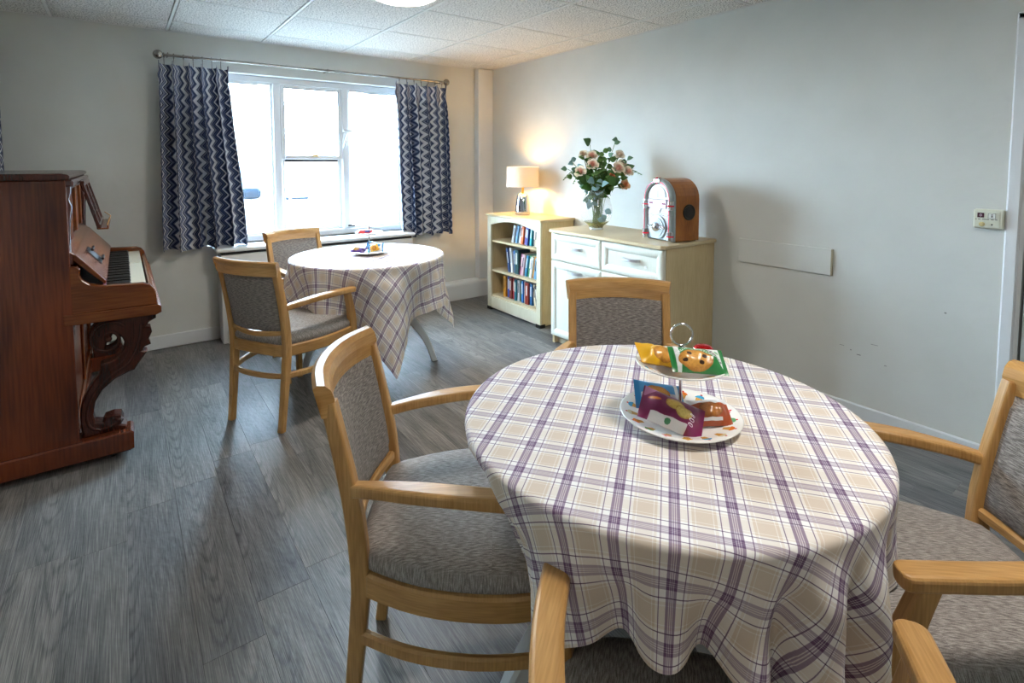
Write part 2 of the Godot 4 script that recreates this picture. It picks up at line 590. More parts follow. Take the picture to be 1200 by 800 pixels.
func build_shell() -> void:
	# floor: grey wood-effect planks laid towards the window
	var floor_ := structure("floor")
	boxp("screed", M.screed, floor_, Vector3(WALL_L - 0.1, -0.12, -0.2), Vector3(0.2, -0.006, BACK + 0.1))
	var w := 0.152
	var len := 0.914
	var col := 0
	var x := WALL_L
	while x < 0.0:
		var z := -rng.randf() * len
		while z < BACK:
			var a := Vector3(x + 0.0002, -0.006, maxf(z + 0.0002, 0.0))
			var b := Vector3(minf(x + w - 0.0002, 0.0), 0.0, minf(z + len - 0.0002, BACK))
			if b.z - a.z > 0.01 and b.x - a.x > 0.01:
				put(plank(a, b, rng.randf(), rng.randf()), "plank", M.planks[rng.randi() % 5], floor_)
			z += len
		x += w
		col += 1
	# ceiling: mineral tiles in a lay-in grid
	var ceil_ := structure("ceiling")
	boxp("soffit", M.void, ceil_, Vector3(WALL_L - 0.15, CEIL + 0.02, -0.2), Vector3(0.2, CEIL + 0.14, BACK + 0.15))
	var gx := [0.0]
	var g := -0.2536
	while g > WALL_L:
		gx.append(g)
		g -= 0.6
	gx.append(WALL_L)
	var gz := [0.0]
	g = 0.2904
	while g < BACK:
		gz.append(g)
		g += 0.6
	gz.append(BACK)
	var shared := {}
	for i in gx.size() - 1:
		for j in gz.size() - 1:
			var sx: float = gx[i] - gx[i + 1]
			var sz: float = gz[j + 1] - gz[j]
			var key := "%d_%d" % [roundi(sx * 1000), roundi(sz * 1000)]
			if not shared.has(key):
				var st := tool()
				box(st, Vector3(-sx / 2 + 0.012, 0.0, -sz / 2 + 0.012), Vector3(sx / 2 - 0.012, 0.019, sz / 2 - 0.012), 0.003)
				shared[key] = done(st)
			var o := put(shared[key], "tile", M.tile, ceil_)
			o.position = Vector3((gx[i] + gx[i + 1]) / 2, CEIL, (gz[j] + gz[j + 1]) / 2)
	for i in range(1, gx.size() - 1):
		boxp("grid_bar", M.tbar, ceil_, Vector3(gx[i] - 0.008, CEIL - 0.002, 0.0), Vector3(gx[i] + 0.008, CEIL + 0.02, BACK), 0.001)
	for j in range(1, gz.size() - 1):
		boxp("grid_bar", M.tbar, ceil_, Vector3(WALL_L, CEIL - 0.001, gz[j] - 0.008), Vector3(0.0, CEIL + 0.02, gz[j] + 0.008), 0.001)
	var edge := tool()
	box(edge, Vector3(WALL_L, CEIL - 0.002, 0.0), Vector3(0.0, CEIL + 0.001, 0.012))
	box(edge, Vector3(-0.012, CEIL - 0.002, 0.0), Vector3(0.0, CEIL + 0.001, BACK))
	part(edge, "edge_angle", M.tbar, ceil_)
	var H := CEIL + 0.02
	wallbox("wall_far", [
		[Vector3(WALL_L - 0.15, -0.1, -0.2), Vector3(WX0, H, 0.0)], [Vector3(WX1, -0.1, -0.2), Vector3(0.15, H, 0.0)],
		[Vector3(WX0, -0.1, -0.2), Vector3(WX1, WY0, 0.0)], [Vector3(WX0, WY1, -0.2), Vector3(WX1, H, 0.0)]])
	wallbox("wall_right", [
		[Vector3(0.0, -0.1, 0.0), Vector3(0.15, H, DZ0)], [Vector3(0.0, -0.1, DZ1), Vector3(0.15, H, BACK + 0.15)], [Vector3(0.0, DH, DZ0), Vector3(0.15, H, DZ1)]])
	var right_wall: Node = get_node("wall_right")
	for k in [[0.33, 3.30, 0.018, 0.004], [0.345, 3.27, 0.006, 0.005], [0.36, 3.22, 0.022, 0.002], [0.31, 3.42, 0.010, 0.003], [0.40, 3.36, 0.030, 0.002], [0.62, 3.64, 0.008, 0.006]]:
		boxp("scuff_mark", M.scuff, right_wall, Vector3(-0.0004, k[0], k[1]), Vector3(0.001, k[0] + k[3], k[1] + k[2]))
	wallbox("wall_left", [[Vector3(WALL_L - 0.15, -0.1, 0.0), Vector3(WALL_L, H, BACK + 0.15)]])
	wallbox("wall_near", [[Vector3(WALL_L, -0.1, BACK), Vector3(0.0, H, BACK + 0.15)]])
	# baseboards
	board("baseboard_far", Vector3(WALL_L, 0, 0), Vector3(-2.40, 0.095, 0.015))
	board("baseboard_right", Vector3(-0.015, 0, 0.12), Vector3(0, 0.082, 3.826))
	board("baseboard_left", Vector3(WALL_L, 0, 0.02), Vector3(WALL_L + 0.015, 0.09, BACK))
	board("baseboard_near", Vector3(WALL_L + 0.02, 0, BACK - 0.015), Vector3(-0.02, 0.09, BACK))
	# pipe boxing along the foot of the wall right of the window
	var st := tool()
	var prof := [Vector2(0, 0), Vector2(0.112, 0), Vector2(0.112, 0.135), Vector2(0.106, 0.152), Vector2(0.09, 0.160), Vector2(0, 0.163)]
	var pv := PackedVector2Array(prof)
	prism(st, pv, -0.905, 0.0, 0.0, Transform3D(Basis(Vector3(0, 0, 1), Vector3(0, 1, 0), Vector3(1, 0, 0)), Vector3.ZERO))
	meta(part(st, "trim_1", M.trim, self), "", "", "", "structure")
	# white boxed trunking in the corner
	st = tool()
	box(st, Vector3(-0.17, 0.162, 0.0), Vector3(0.0, CEIL - 0.004, 0.075), 0.006)
	meta(part(st, "trim_2", M.trim, self), "", "", "", "structure")
	# door, its lining and architrave
	var door := structure("door_1")
	boxp("slab", mat(Color(0.80, 0.86, 0.86), 0.4), door, Vector3(0.008, 0.006, DZ0 + 0.024), Vector3(0.048, DH - 0.024, DZ1 - 0.024), 0.002)
	st = tool()
	box(st, Vector3(0.0, 0, DZ0), Vector3(0.15, DH, DZ0 + 0.016))
	box(st, Vector3(0.0, 0, DZ1 - 0.016), Vector3(0.15, DH, DZ1))
	box(st, Vector3(0.0, DH - 0.016, DZ0), Vector3(0.15, DH, DZ1))
	part(st, "lining", M.trim, door)
	st = tool()
	box(st, Vector3(0.049, 0, DZ0 + 0.016), Vector3(0.075, DH - 0.016, DZ0 + 0.045))
	box(st, Vector3(0.049, 0, DZ1 - 0.045), Vector3(0.075, DH - 0.016, DZ1 - 0.016))
	box(st, Vector3(0.049, DH - 0.045, DZ0 + 0.016), Vector3(0.075, DH - 0.016, DZ1 - 0.016))
	part(st, "stop", M.seal, door)
	boxp("threshold", M.screed, door, Vector3(0.0, -0.01, DZ0), Vector3(0.15, 0.005, DZ1))
	st = tool()
	box(st, Vector3(-0.018, 0, DZ0 - 0.042), Vector3(0.0, DH + 0.028, DZ0 + 0.003), 0.006)
	box(st, Vector3(-0.018, 0, DZ1 - 0.003), Vector3(0.0, DH + 0.028, DZ1 + 0.042), 0.006)
	box(st, Vector3(-0.018, DH - 0.003, DZ0 - 0.042), Vector3(0.0, DH + 0.03, DZ1 + 0.042), 0.006)
	part(st, "architrave", M.trim, door)
	st = tool()
	rod(st, Vector3(0.008, 0.98, DZ1 - 0.10), Vector3(-0.03, 0.98, DZ1 - 0.10), 0.009)
	rod(st, Vector3(-0.03, 0.98, DZ1 - 0.09), Vector3(-0.03, 0.98, DZ1 - 0.22), 0.009)
	part(st, "handle", M.chrome, door)

func board(called: String, lo: Vector3, hi: Vector3) -> void:
	var st := tool()
	box(st, lo, hi, 0.005)
	meta(part(st, called, M.trim, self), "", "", "", "structure")

func plank(a: Vector3, b: Vector3, u0: float, v0: float) -> ArrayMesh:
	var st := tool()
	var c := 0.0005
	st.set_smooth_group(FLAT)
	var mid := (a + b) * 0.5 - Vector3(0, 0.02, 0)
	var top := [Vector3(a.x + c, b.y, a.z + c), Vector3(b.x - c, b.y, a.z + c), Vector3(b.x - c, b.y, b.z - c), Vector3(a.x + c, b.y, b.z - c)]
	var low := [Vector3(a.x, b.y - c, a.z), Vector3(b.x, b.y - c, a.z), Vector3(b.x, b.y - c, b.z), Vector3(a.x, b.y - c, b.z)]
	var bot := [Vector3(a.x, a.y, a.z), Vector3(b.x, a.y, a.z), Vector3(b.x, a.y, b.z), Vector3(a.x, a.y, b.z)]
	var uvf := func(p: Vector3) -> Vector2: return Vector2((p.x - a.x) / 0.62 + u0, (p.z - a.z) / 1.1 + v0)
	var rings := [top, low, bot]
	face(st, top, mid, top.map(uvf))
	for r in 2:
		for i in 4:
			var j := (i + 1) % 4
			var q := [rings[r][i], rings[r][j], rings[r + 1][j], rings[r + 1][i]]
			face(st, q, mid, q.map(uvf))
	st.generate_normals()
	st.generate_tangents()
	return st.commit()

func frame_rect(st: SurfaceTool, x0: float, x1: float, y0: float, y1: float, z0: float, z1: float, w: float, c := 0.004) -> void:
	box(st, Vector3(x0, y0, z0), Vector3(x0 + w, y1, z1), c)
	box(st, Vector3(x1 - w, y0, z0), Vector3(x1, y1, z1), c)
	box(st, Vector3(x0 + w, y0, z0), Vector3(x1 - w, y0 + w, z1), c)
	box(st, Vector3(x0 + w, y1 - w, z0), Vector3(x1 - w, y1, z1), c)

func pane(parent: Node, x0: float, x1: float, y0: float, y1: float, z: float) -> void:
	boxp("pane", M.pane, parent, Vector3(x0, y0, z - 0.002), Vector3(x1, y1, z + 0.002))

func build_window() -> void:
	var win := structure("window_1")
	var st := tool()
	frame_rect(st, WX0, WX1, WY0, WY1, -0.155, -0.085, 0.045)
	part(st, "window_frame", M.upvc, win)
	var m0 := -1.945
	var m1 := -1.405
	for x in [m0, m1]:
		st = tool()
		box(st, Vector3(x - 0.030, WY0 + 0.045, -0.16), Vector3(x + 0.030, WY1 - 0.045, -0.075), 0.006)
		part(st, "mullion", M.upvc, win)
	# fixed side lights
	for s in [[WX0 + 0.045, m0 - 0.03], [m1 + 0.03, WX1 - 0.045]]:
		st = tool()
		frame_rect(st, s[0], s[1], WY0 + 0.045, WY1 - 0.045, -0.145, -0.095, 0.016, 0.003)
		part(st, "glazing_bead", M.upvc, win)
		pane(win, s[0] + 0.016, s[1] - 0.016, WY0 + 0.061, WY1 - 0.061, -0.12)
		st = tool()
		box(st, Vector3((s[0] + s[1]) / 2 - 0.10, WY1 - 0.072, -0.09), Vector3((s[0] + s[1]) / 2 + 0.12, WY1 - 0.055, -0.078), 0.004)
		part(st, "trickle_vent", M.upvc, win)
	st = tool()
	box(st, Vector3(WX0 + 0.06, 1.345, -0.13), Vector3(m0 - 0.046, 1.350, -0.124))
	part(st, "glazing_bar", M.upvc, win)
	# sliding sashes in the middle light
	var a := m0 + 0.03
	var b := m1 - 0.03
	st = tool()
	frame_rect(st, a, b, 1.32, WY1 - 0.047, -0.118, -0.082, 0.028)
	var upper := part(st, "sash", M.upvc, win)
	boxp("pane", M.pane, upper, Vector3(a + 0.028, 1.348, -0.102), Vector3(b - 0.028, WY1 - 0.075, -0.098))
	st = tool()
	frame_rect(st, a, b, WY0 + 0.047, 1.332, -0.158, -0.120, 0.030)
	var lower := part(st, "sash", M.upvc, win)
	boxp("pane", M.pane, lower, Vector3(a + 0.03, WY0 + 0.077, -0.142), Vector3(b - 0.03, 1.302, -0.138))
	st = tool()
	frame_rect(st, a + 0.026, b - 0.026, 1.346, WY1 - 0.073, -0.084, -0.081, 0.004, 0.0)
	part(st, "seal", M.seal, upper)
	st = tool()
	box(st, Vector3(a + 0.03, 1.300, -0.124), Vector3(b - 0.03, 1.318, -0.116))
	part(st, "seal", M.seal, lower)
	# catch on the meeting rail, stay on the right jamb
	st = tool()
	box(st, Vector3(-1.69, 1.346, -0.085), Vector3(-1.635, 1.356, -0.066), 0.002)
	rod(st, Vector3(-1.665, 1.352, -0.075), Vector3(-1.615, 1.372, -0.066), 0.005)
	part(st, "catch", M.brass, upper)
	st = tool()
	box(st, Vector3(m1 + 0.004, 1.44, -0.075), Vector3(m1 + 0.024, 1.56, -0.062), 0.004)
	box(st, Vector3(m1 - 0.03, 1.55, -0.075), Vector3(m1 + 0.05, 1.572, -0.05), 0.006)
	rod(st, Vector3(m1 + 0.01, 1.55, -0.05), Vector3(m1 - 0.03, 1.42, -0.045), 0.008)
	part(st, "stay", M.upvc, win)
	st = tool()
	box(st, Vector3(-1.40, 0.752, -0.085), Vector3(-1.34, 0.765, -0.06), 0.004)
	part(st, "latch", M.black, win)
	# sill board over a boxed-in panel
	var sill := structure("trim_3")
	boxp("sill_board", M.trim, sill, Vector3(-2.43, WY0 - 0.028, -0.085), Vector3(-0.905, WY0, 0.20), 0.008)
	st = tool()
	box(st, Vector3(-2.40, 0.0, 0.0), Vector3(-0.915, WY0 - 0.052, 0.165), 0.004)
	part(st, "panel", M.trim, sill)
	boxp("shadow_strip", M.seal, sill, Vector3(-2.39, WY0 - 0.054, 0.0), Vector3(-0.92, WY0 - 0.027, 0.15))  # dark strip painted in as the shadow below the sill nosing
	st = tool()
	box(st, Vector3(-2.37, 0.0, 0.165), Vector3(-0.93, 0.10, 0.18), 0.004)
	part(st, "skirting", M.trim, sill)
	st = tool()
	box(st, Vector3(-2.02, 0.11, 0.1645), Vector3(-2.016, WY0 - 0.055, 0.1665))
	box(st, Vector3(-1.32, 0.11, 0.1645), Vector3(-1.316, WY0 - 0.055, 0.1665))
	part(st, "cover_strip", M.trim, sill)

func build_outside() -> void:
	var pave := structure("ground_outside")
	boxp("paving", mat(Color(0.45, 0.45, 0.44), 0.9, 0.0, 0.0), pave, Vector3(-14, -0.55, -26), Vector3(14, -0.35, -0.2))
	# white van parked outside, side on
	var van := thing("van", "white van parked side on outside the left of the window", "van", Vector3(-1.62, -0.35, -3.9))
	var paint := mat(Color(0.92, 0.93, 0.94), 0.6, 0.0, 0.0)
	var dark := mat(Color(0.06, 0.09, 0.12), 0.8, 0.0, 0.0)
	var prof := smooth2([Vector2(-0.95, 0.30), Vector2(-0.98, 0.75), Vector2(-0.85, 1.02), Vector2(-0.45, 1.16), Vector2(0.05, 1.85), Vector2(0.35, 2.02), Vector2(2.7, 2.05)], 26)
	var body := PackedVector2Array(prof)
	body.append(Vector2(2.85, 0.35))
	var st := tool()
	prism(st, body, -1.75, 0.0, 0.04)
	part(st, "body", paint, van)
	st = tool()
	prism(st, PackedVector2Array([Vector2(-0.28, 1.17), Vector2(0.12, 1.72), Vector2(0.36, 1.84), Vector2(0.36, 1.17)]), 0.0, 0.012, 0.0)
	part(st, "side_window", mat(Color(0.30, 0.36, 0.40), 0.8, 0.0, 0.0), van)
	st = tool()
	box(st, Vector3(0.02, 1.13, 0.06), Vector3(0.25, 1.28, 0.20), 0.035)
	rod(st, Vector3(0.16, 1.14, 0.0), Vector3(0.14, 1.16, 0.12), 0.03)
	part(st, "mirror", dark, van)
	st = tool()
	box(st, Vector3(0.70, 1.095, 0.0), Vector3(0.94, 1.13, 0.04), 0.006)
	ball(st, Vector3(0.64, 1.11, 0.01), 0.028)
	part(st, "door_handle", dark, van)
	for x in [-0.42, 1.9]:
		st = tool()
		torus(st, Vector3(x, 0.33, -0.06), 0.25, 0.085, Vector3.BACK, 28, 10)
		var wheel := part(st, "wheel", mat(Color(0.10, 0.13, 0.17), 0.8, 0.0, 0.0), van)
		st = tool()
		sweep(st, [Vector3(x, 0.33, -0.10), Vector3(x, 0.33, -0.02)], [csec(0.19, 20)], Vector3.UP)
		part(st, "hub_cap", mat(Color(0.3, 0.34, 0.38), 0.8, 0.0, 0.0), wheel)
	# shop building across the yard
	var b := thing("shop_building", "pale shop front with large panes across the yard outside the window", "building", Vector3(1.9, -0.35, -7.0))
	var pale := mat(Color(0.85, 0.87, 0.88), 0.7, 0.0, 0.0)
	var glassy := mat(Color(0.10, 0.125, 0.135), 0.8, 0.0, 0.0)
	boxp("facade", pale, b, Vector3(-2.0, 0, -0.5), Vector3(5.0, 2.35, 0.0))
	boxp("fascia", mat(Color(0.11, 0.13, 0.135), 0.8, 0.0, 0.0), b, Vector3(-1.6, 1.95, 0.0), Vector3(4.6, 2.15, 0.06))
	for k in 4:
		var x0 := -1.55 + k * 1.25
		boxp("shop_pane", glassy, b, Vector3(x0, 0.35 if k % 2 else 0.12, 0.0), Vector3(x0 + 1.05, 1.75, 0.03))
	var tm := TextMesh.new()
	tm.text = "con"
	tm.font_size = 40
	tm.pixel_size = 0.011
	tm.depth = 0.02
	var sign := put(tm, "sign_letters", mat(Color(0.95, 0.95, 0.95), 0.5), b)
	sign.position = Vector3(-0.55, 1.25, 0.045)

func ceiling_light(label: String, at: Vector3, r: float) -> void:
	var t := thing("ceiling_light", label, "ceiling light", at, 0.0, "round ceiling lights")
	var st := tool()
	lathe(st, [Vector2(r - 0.02, -0.022), Vector2(r + 0.008, -0.022), Vector2(r + 0.008, -0.002), Vector2(0, -0.002)], 40)
	part(st, "base_ring", M.upvc, t)
	st = tool()
	lathe(st, [Vector2(0, -0.075), Vector2(r * 0.4, -0.071), Vector2(r * 0.75, -0.058), Vector2(r * 0.93, -0.04), Vector2(r, -0.022)], 40)
	var opal := mat(Color(0.95, 0.95, 0.92), 0.3)
	opal.emission_enabled = true
	opal.emission = Color(1.0, 0.96, 0.90)
	opal.emission_energy_multiplier = 5.0
	part(st, "diffuser", opal, t)
	var l := AreaLight3D.new()
	l.name = "glow"
	l.area_size = Vector2(r * 1.6, r * 1.6)
	l.light_color = Color(1.0, 0.98, 0.96)
	l.light_energy = 1.3
	l.area_range = 8.0
	l.shadow_enabled = true
	t.add_child(l)
	l.position = Vector3(0, -0.08, 0)
	l.rotation = Vector3(-PI / 2, 0, 0)

# ---------------------------------------------------------------- tables and cloths
func build_tables() -> void:
	table(FAR_C, 0.455, "round pedestal table with splayed white legs under the far plaid cloth")
	table(NEAR_C, 0.437, "round pedestal table with white legs under the near plaid cloth")
	cloth(FAR_C, 0.459, 0.735, Vector2(-0.02, 0.02), [[98, 9, 1.0], [52, 10, 0.7], [75, 8, -0.7], [122, 9, -0.6], [142, 10, 0.6], [165, 10, -0.5], [188, 9, 1.0], [28, 8, -0.6], [8, 9, 1.0], [-12, 10, -0.5], [-37, 10, 0.6], [-82, 9, 1.0], [-60, 8, -0.5], [-105, 9, -0.5], [-127, 10, 0.6], [-150, 9, -0.5]], -2.0, 15.0, "plaid tablecloth in beige and plum draped over the far table by the window")
	cloth(NEAR_C, 0.441, 0.665, Vector2(0.035, 0.0), [[141, 5.5, 1.0], [149, 4, -1.0], [132.5, 4, -1.0], [163, 9, 0.75], [125, 5, 0.7], [117, 2.6, -0.7], [108, 5, 0.8], [100.5, 2.6, -0.7], [93, 5, 0.8], [80, 6, -0.6], [208, 20, -2.4], [60, 9, 0.6], [30, 9, -0.4], [8, 9, 0.9], [-20, 9, -0.5], [-40, 9, 0.5], [-82, 9, 0.9], [-60, 8, -0.4], [-110, 9, -0.4], [-140, 9, 0.5]], -5.0, 19.0, "plaid tablecloth in beige and plum draped over the near table")

func table(c: Vector2, r: float, label: String) -> void:
	var t := thing("pedestal_table", label, "table", Vector3(c.x, 0, c.y), 0.0, "round pedestal tables")
	var st := tool()
	lathe(st, [Vector2(0, TABLE_H - 0.029), Vector2(r - 0.012, TABLE_H - 0.029), Vector2(r - 0.003, TABLE_H - 0.022), Vector2(r - 0.003, TABLE_H - 0.009), Vector2(r - 0.010, TABLE_H - 0.003), Vector2(0, TABLE_H - 0.003)], 56)
	part(st, "tabletop", M.white_metal, t)
	st = tool()
	lathe(st, [Vector2(0, 0.20), Vector2(0.035, 0.20), Vector2(0.045, 0.24), Vector2(0.048, 0.45), Vector2(0.038, 0.52), Vector2(0.038, 0.66), Vector2(0.16, 0.675), Vector2(0.16, TABLE_H - 0.029), Vector2(0, TABLE_H - 0.029)], 24)
	part(st, "column", M.white_metal, t)
	for k in 4:
		var a := deg_to_rad(21.0 + 90.0 * k)
		var d := Vector3(cos(a), 0, sin(a))
		var path := []
		var secs := []
		for p in lerp_path([Vector3(0.03, 0.40, 0), Vector3(0.12, 0.385, 0), Vector3(0.25, 0.29, 0), Vector3(0.35, 0.15, 0), Vector3(0.40, 0.012, 0)], 12):
			path.append(d * p.x + Vector3(0, p.y, 0))
		for i in 12: secs.append(rsec(0.046, 0.062 - 0.025 * i / 11.0, 0.008))
		st = tool()
		sweep(st, path, secs, Vector3.UP)
		var leg := part(st, "leg", M.white_metal, t)
		st = tool()
		box(st, d * 0.402 + Vector3(-0.018, 0, -0.018), d * 0.402 + Vector3(0.018, 0.014, 0.018), 0.004)
		part(st, "foot", M.trim, leg)

func cloth(c: Vector2, R: float, half: float, shift: Vector2, ridges: Array, lean: float, swing: float, label: String) -> void:
	# the cloth's own axes lie at 143 and 53 degrees in plan
	var e1 := Vector2(cos(deg_to_rad(-37.0)), sin(deg_to_rad(-37.0)))
	var e2 := Vector2(cos(deg_to_rad(53.0)), sin(deg_to_rad(53.0)))
	var n := 181
	var pts := []
	var uvs := []
	var rb := 0.010
	var rip := noise(91, 1.2, 2)
	for j in n:
		for i in n:
			var s := (i / (n - 1.0) * 2.0 - 1.0) * half
			var t := (j / (n - 1.0) * 2.0 - 1.0) * half
			var p := e1 * (s + shift.x) + e2 * (t + shift.y)
			var rho := p.length()
			var q := Vector3(c.x + p.x, TABLE_H, c.y + p.y)
			if rho > R:
				var dir := p / rho
				var deg := rad_to_deg(p.angle())
				var F := 0.0
				for r in ridges:
					var d: float = wrapf(deg - r[0], -180.0, 180.0) / r[1]
					F += r[2] * exp(-0.5 * d * d)
				F = clampf(F, -1.55, 1.15)
				var d := rho - R
				var arc := rb * PI / 2
				var out := 0.0
				var drop := 0.0
				if d < arc:
					out = rb * sin(d / rb)
					drop = rb * (1.0 - cos(d / rb))
				else:
					var dd := d - arc
					var grow := smoothstep(0.0, lerpf(0.10, 0.02, clampf((-F - 1.05) * 2.5, 0.0, 1.0)), dd)
					var ph := deg_to_rad(lean * grow + swing * F * grow)
					out = rb + dd * sin(ph) * (0.9 if F > 0 else 1.0)
					drop = rb + dd * cos(ph)
					out += rip.get_noise_2d(deg * 0.05, dd * 3.0) * 0.012 * grow
				out = maxf(out, -0.12)
				q = Vector3(c.x + dir.x * (R + out), TABLE_H - drop, c.y + dir.y * (R + out))
			pts.append(q)
			uvs.append(Vector2(s, t) / 0.0928 + Vector2(0.32, 0.18))
	var o := put(sheet(pts, uvs, n, n), "tablecloth", M.plaid, self)
	meta(o, label, "tablecloth", "plaid tablecloths")

# ---------------------------------------------------------------- chairs
func build_chairs() -> void:
	var first := make_chair()
	var spots := [
		[-2.444, 1.570, 121.0, "armchair left of the far table, seen from behind, nearest the piano"],
		[-2.478, 3.126, 54.8, "armchair on the left side of the near table with its whole seat in view"],
		[-1.43, 3.005, -41.0, "armchair beyond the near table, its back panel facing us before the sideboard"],
		[-2.530, 4.160, 127.0, "armchair in the foreground whose two arm tips reach in at the bottom edge"],
		[-1.455, 4.190, -136.0, "armchair on the right side of the near table, cut by the right edge"],
		[-1.998, 0.601, 15.0, "armchair behind the far table with its back to the window"]]
	for i in spots.size():
		var o: Node3D = first if i == 0 else first.duplicate()
		if i > 0:
			o.name = numbered("dining_chair")
			add_child(o)
		o.position = Vector3(spots[i][0], 0, spots[i][1])
		o.rotation.y = deg_to_rad(spots[i][2])
		o.set_meta("label", spots[i][3])

func make_chair() -> Node3D:
	var t := thing("dining_chair", "", "chair", Vector3.ZERO, 0.0, "beech armchairs with grey tweed upholstery")
	for s in [-1.0, 1.0]:
		# rear post: leg and upright in one piece
		var path := lerp_path([Vector3(s * 0.166, 0, -0.010), Vector3(s * 0.170, 0.20, 0.012), Vector3(s * 0.174, 0.40, 0.028), Vector3(s * 0.177, 0.55, 0.016), Vector3(s * 0.178, 0.70, -0.012), Vector3(s * 0.178, 0.79, -0.032)], 16)
		var secs := []
		for i in 16:
			var f := i / 15.0
			secs.append(rrsec(lerpf(0.030, 0.040, smoothstep(0.0, 0.5, f)) - 0.008 * smoothstep(0.6, 1.0, f), 0.030, 0.006))
		var st := tool()
		sweep(st, path, secs, Vector3(1, 0, 0))
		part(st, "rear_leg", M.beech, t)
		# front leg, slanting back above the seat to carry the arm
		path = lerp_path([Vector3(s * 0.236, 0, 0.425), Vector3(s * 0.240, 0.20, 0.428), Vector3(s * 0.244, 0.40, 0.420), Vector3(s * 0.250, 0.50, 0.402), Vector3(s * 0.254, 0.602, 0.372)], 14)
		secs = []
		for i in 14:
			var f := i / 13.0
			secs.append(rrsec(lerpf(0.030, 0.048, smoothstep(0.1, 0.6, f)) - 0.014 * smoothstep(0.7, 1.0, f), 0.030, 0.006))
		st = tool()
		sweep(st, path, secs, Vector3(1, 0, 0))
		part(st, "front_leg", M.beech, t)
		# arm
		path = lerp_path([Vector3(s * 0.182, 0.600, 0.020), Vector3(s * 0.205, 0.610, 0.09), Vector3(s * 0.232, 0.618, 0.19), Vector3(s * 0.250, 0.619, 0.29), Vector3(s * 0.258, 0.613, 0.405)], 18)
		secs = []
		for i in 18:
			var f := i / 17.0
			var w := lerpf(0.030, 0.048, smoothstep(0.0, 0.45, f))
			secs.append(rrsec(w, 0.028, 0.008))
		var tip: Vector3 = (path[17] - path[16]).normalized()
		var tip_at: Vector3 = path[17]
		for e in [[0.006, 0.046, 0.028], [0.011, 0.040, 0.028], [0.0145, 0.031, 0.027], [0.016, 0.020, 0.024]]:
			path.append(tip_at + tip * e[0])
			secs.append(rrsec(e[1], e[2], 0.008))
		st = tool()
		sweep(st, path, secs, Vector3.UP)
		part(st, "armrest", M.beech, t)
		# side stretcher, bowed outwards
		path = lerp_path([Vector3(s * 0.172, 0.265, 0.018), Vector3(s * 0.222, 0.265, 0.14), Vector3(s * 0.246, 0.265, 0.28), Vector3(s * 0.242, 0.265, 0.424)], 12)
		st = tool()
		sweep(st, path, [rsec(0.018, 0.030, 0.005)], Vector3.UP)
		part(st, "stretcher", M.beech, t)
	var rear := lerp_path([Vector3(-0.172, 0.265, 0.016), Vector3(-0.09, 0.265, -0.008), Vector3(0.0, 0.265, -0.016), Vector3(0.09, 0.265, -0.008), Vector3(0.172, 0.265, 0.016)], 12)
	var st := tool()
	sweep(st, rear, [rsec(0.018, 0.026, 0.005)], Vector3.UP)
	part(st, "stretcher", M.beech_h, t)
	# crest rail, bowed backwards, its top rolled back
	var crest := lerp_path([Vector3(-0.193, 0.800, -0.028), Vector3(-0.10, 0.803, -0.062), Vector3(0.0, 0.804, -0.074), Vector3(0.10, 0.803, -0.062), Vector3(0.193, 0.800, -0.028)], 18)
	var sec := [Vector2(0.014, -0.038), Vector2(-0.012, -0.038), Vector2(-0.013, 0.000), Vector2(-0.006, 0.020), Vector2(0.006, 0.032), Vector2(0.022, 0.035), Vector2(0.030, 0.028), Vector2(0.026, 0.016), Vector2(0.016, 0.002)]
	st = tool()
	sweep(st, crest, [sec], Vector3.UP)
	part(st, "crest_rail", M.beech_h, t)
	# lower back rail
	var lowr := lerp_path([Vector3(-0.166, 0.478, 0.024), Vector3(-0.08, 0.470, 0.000), Vector3(0.0, 0.467, -0.008), Vector3(0.08, 0.470, 0.000), Vector3(0.166, 0.478, 0.024)], 14)
	st = tool()
	sweep(st, lowr, [rsec(0.024, 0.026, 0.005)], Vector3.UP)
	part(st, "back_rail", M.beech_h, t)
	# upholstered back panel
	st = tool()
	var rows := 9
	var cols := 13
	var front := []
	var back := []
	for j in rows:
		for i in cols:
			var u := i / (cols - 1.0) * 2.0 - 1.0
			var v := j / (rows - 1.0)
			var y := lerpf(0.483, 0.768, v)
			var zpost := lerpf(0.022, -0.028, pow(v, 1.2))
			var z := zpost - lerpf(0.030, 0.042, v) * (1.0 - u * u)
			var pad := 0.017 * pow(maxf(0.0, 1.0 - pow(absf(u), 6.0)), 0.5) * pow(maxf(0.0, 1.0 - pow(absf(v * 2.0 - 1.0), 6.0)), 0.5)
			front.append(Vector3(u * 0.170, y, z + 0.002 + pad))
			back.append(Vector3(u * 0.170, y, z - 0.004 - pad * 0.6))
	st.set_smooth_group(1)
	for j in rows - 1:
		for i in cols - 1:
			var a := j * cols + i
			var mid: Vector3 = (front[a] + back[a + cols + 1]) * 0.5
			face(st, [front[a], front[a + 1], front[a + cols + 1], front[a + cols]], mid - Vector3(0, 0, 1))
			face(st, [back[a], back[a + 1], back[a + cols + 1], back[a + cols]], mid + Vector3(0, 0, 1))
	for i in cols - 1:
		for j in [0, rows - 1]:
			var a: int = j * cols + i
			face(st, [front[a], front[a + 1], back[a + 1], back[a]], Vector3(0, 0.62, 0))
	part(st, "back_panel", M.tweed, t)
	# seat: apron and cushion
	var outline := seat_outline(0.0)
	st = tool()
	var apron := []
	for p in outline: apron.append(Vector3(p.x, 0.386, p.y))
	sweep(st, apron, [rsec(0.022, 0.056, 0.005)], Vector3.UP, false, true)
	part(st, "apron", M.beech_h, t)
	st = tool()
	var layers := [[0.012, 0.380], [0.004, 0.412], [-0.004, 0.424], [-0.003, 0.440], [0.010, 0.455], [0.030, 0.464], [0.08, 0.471], [0.14, 0.474]]
	var rings := []
	var cen := []
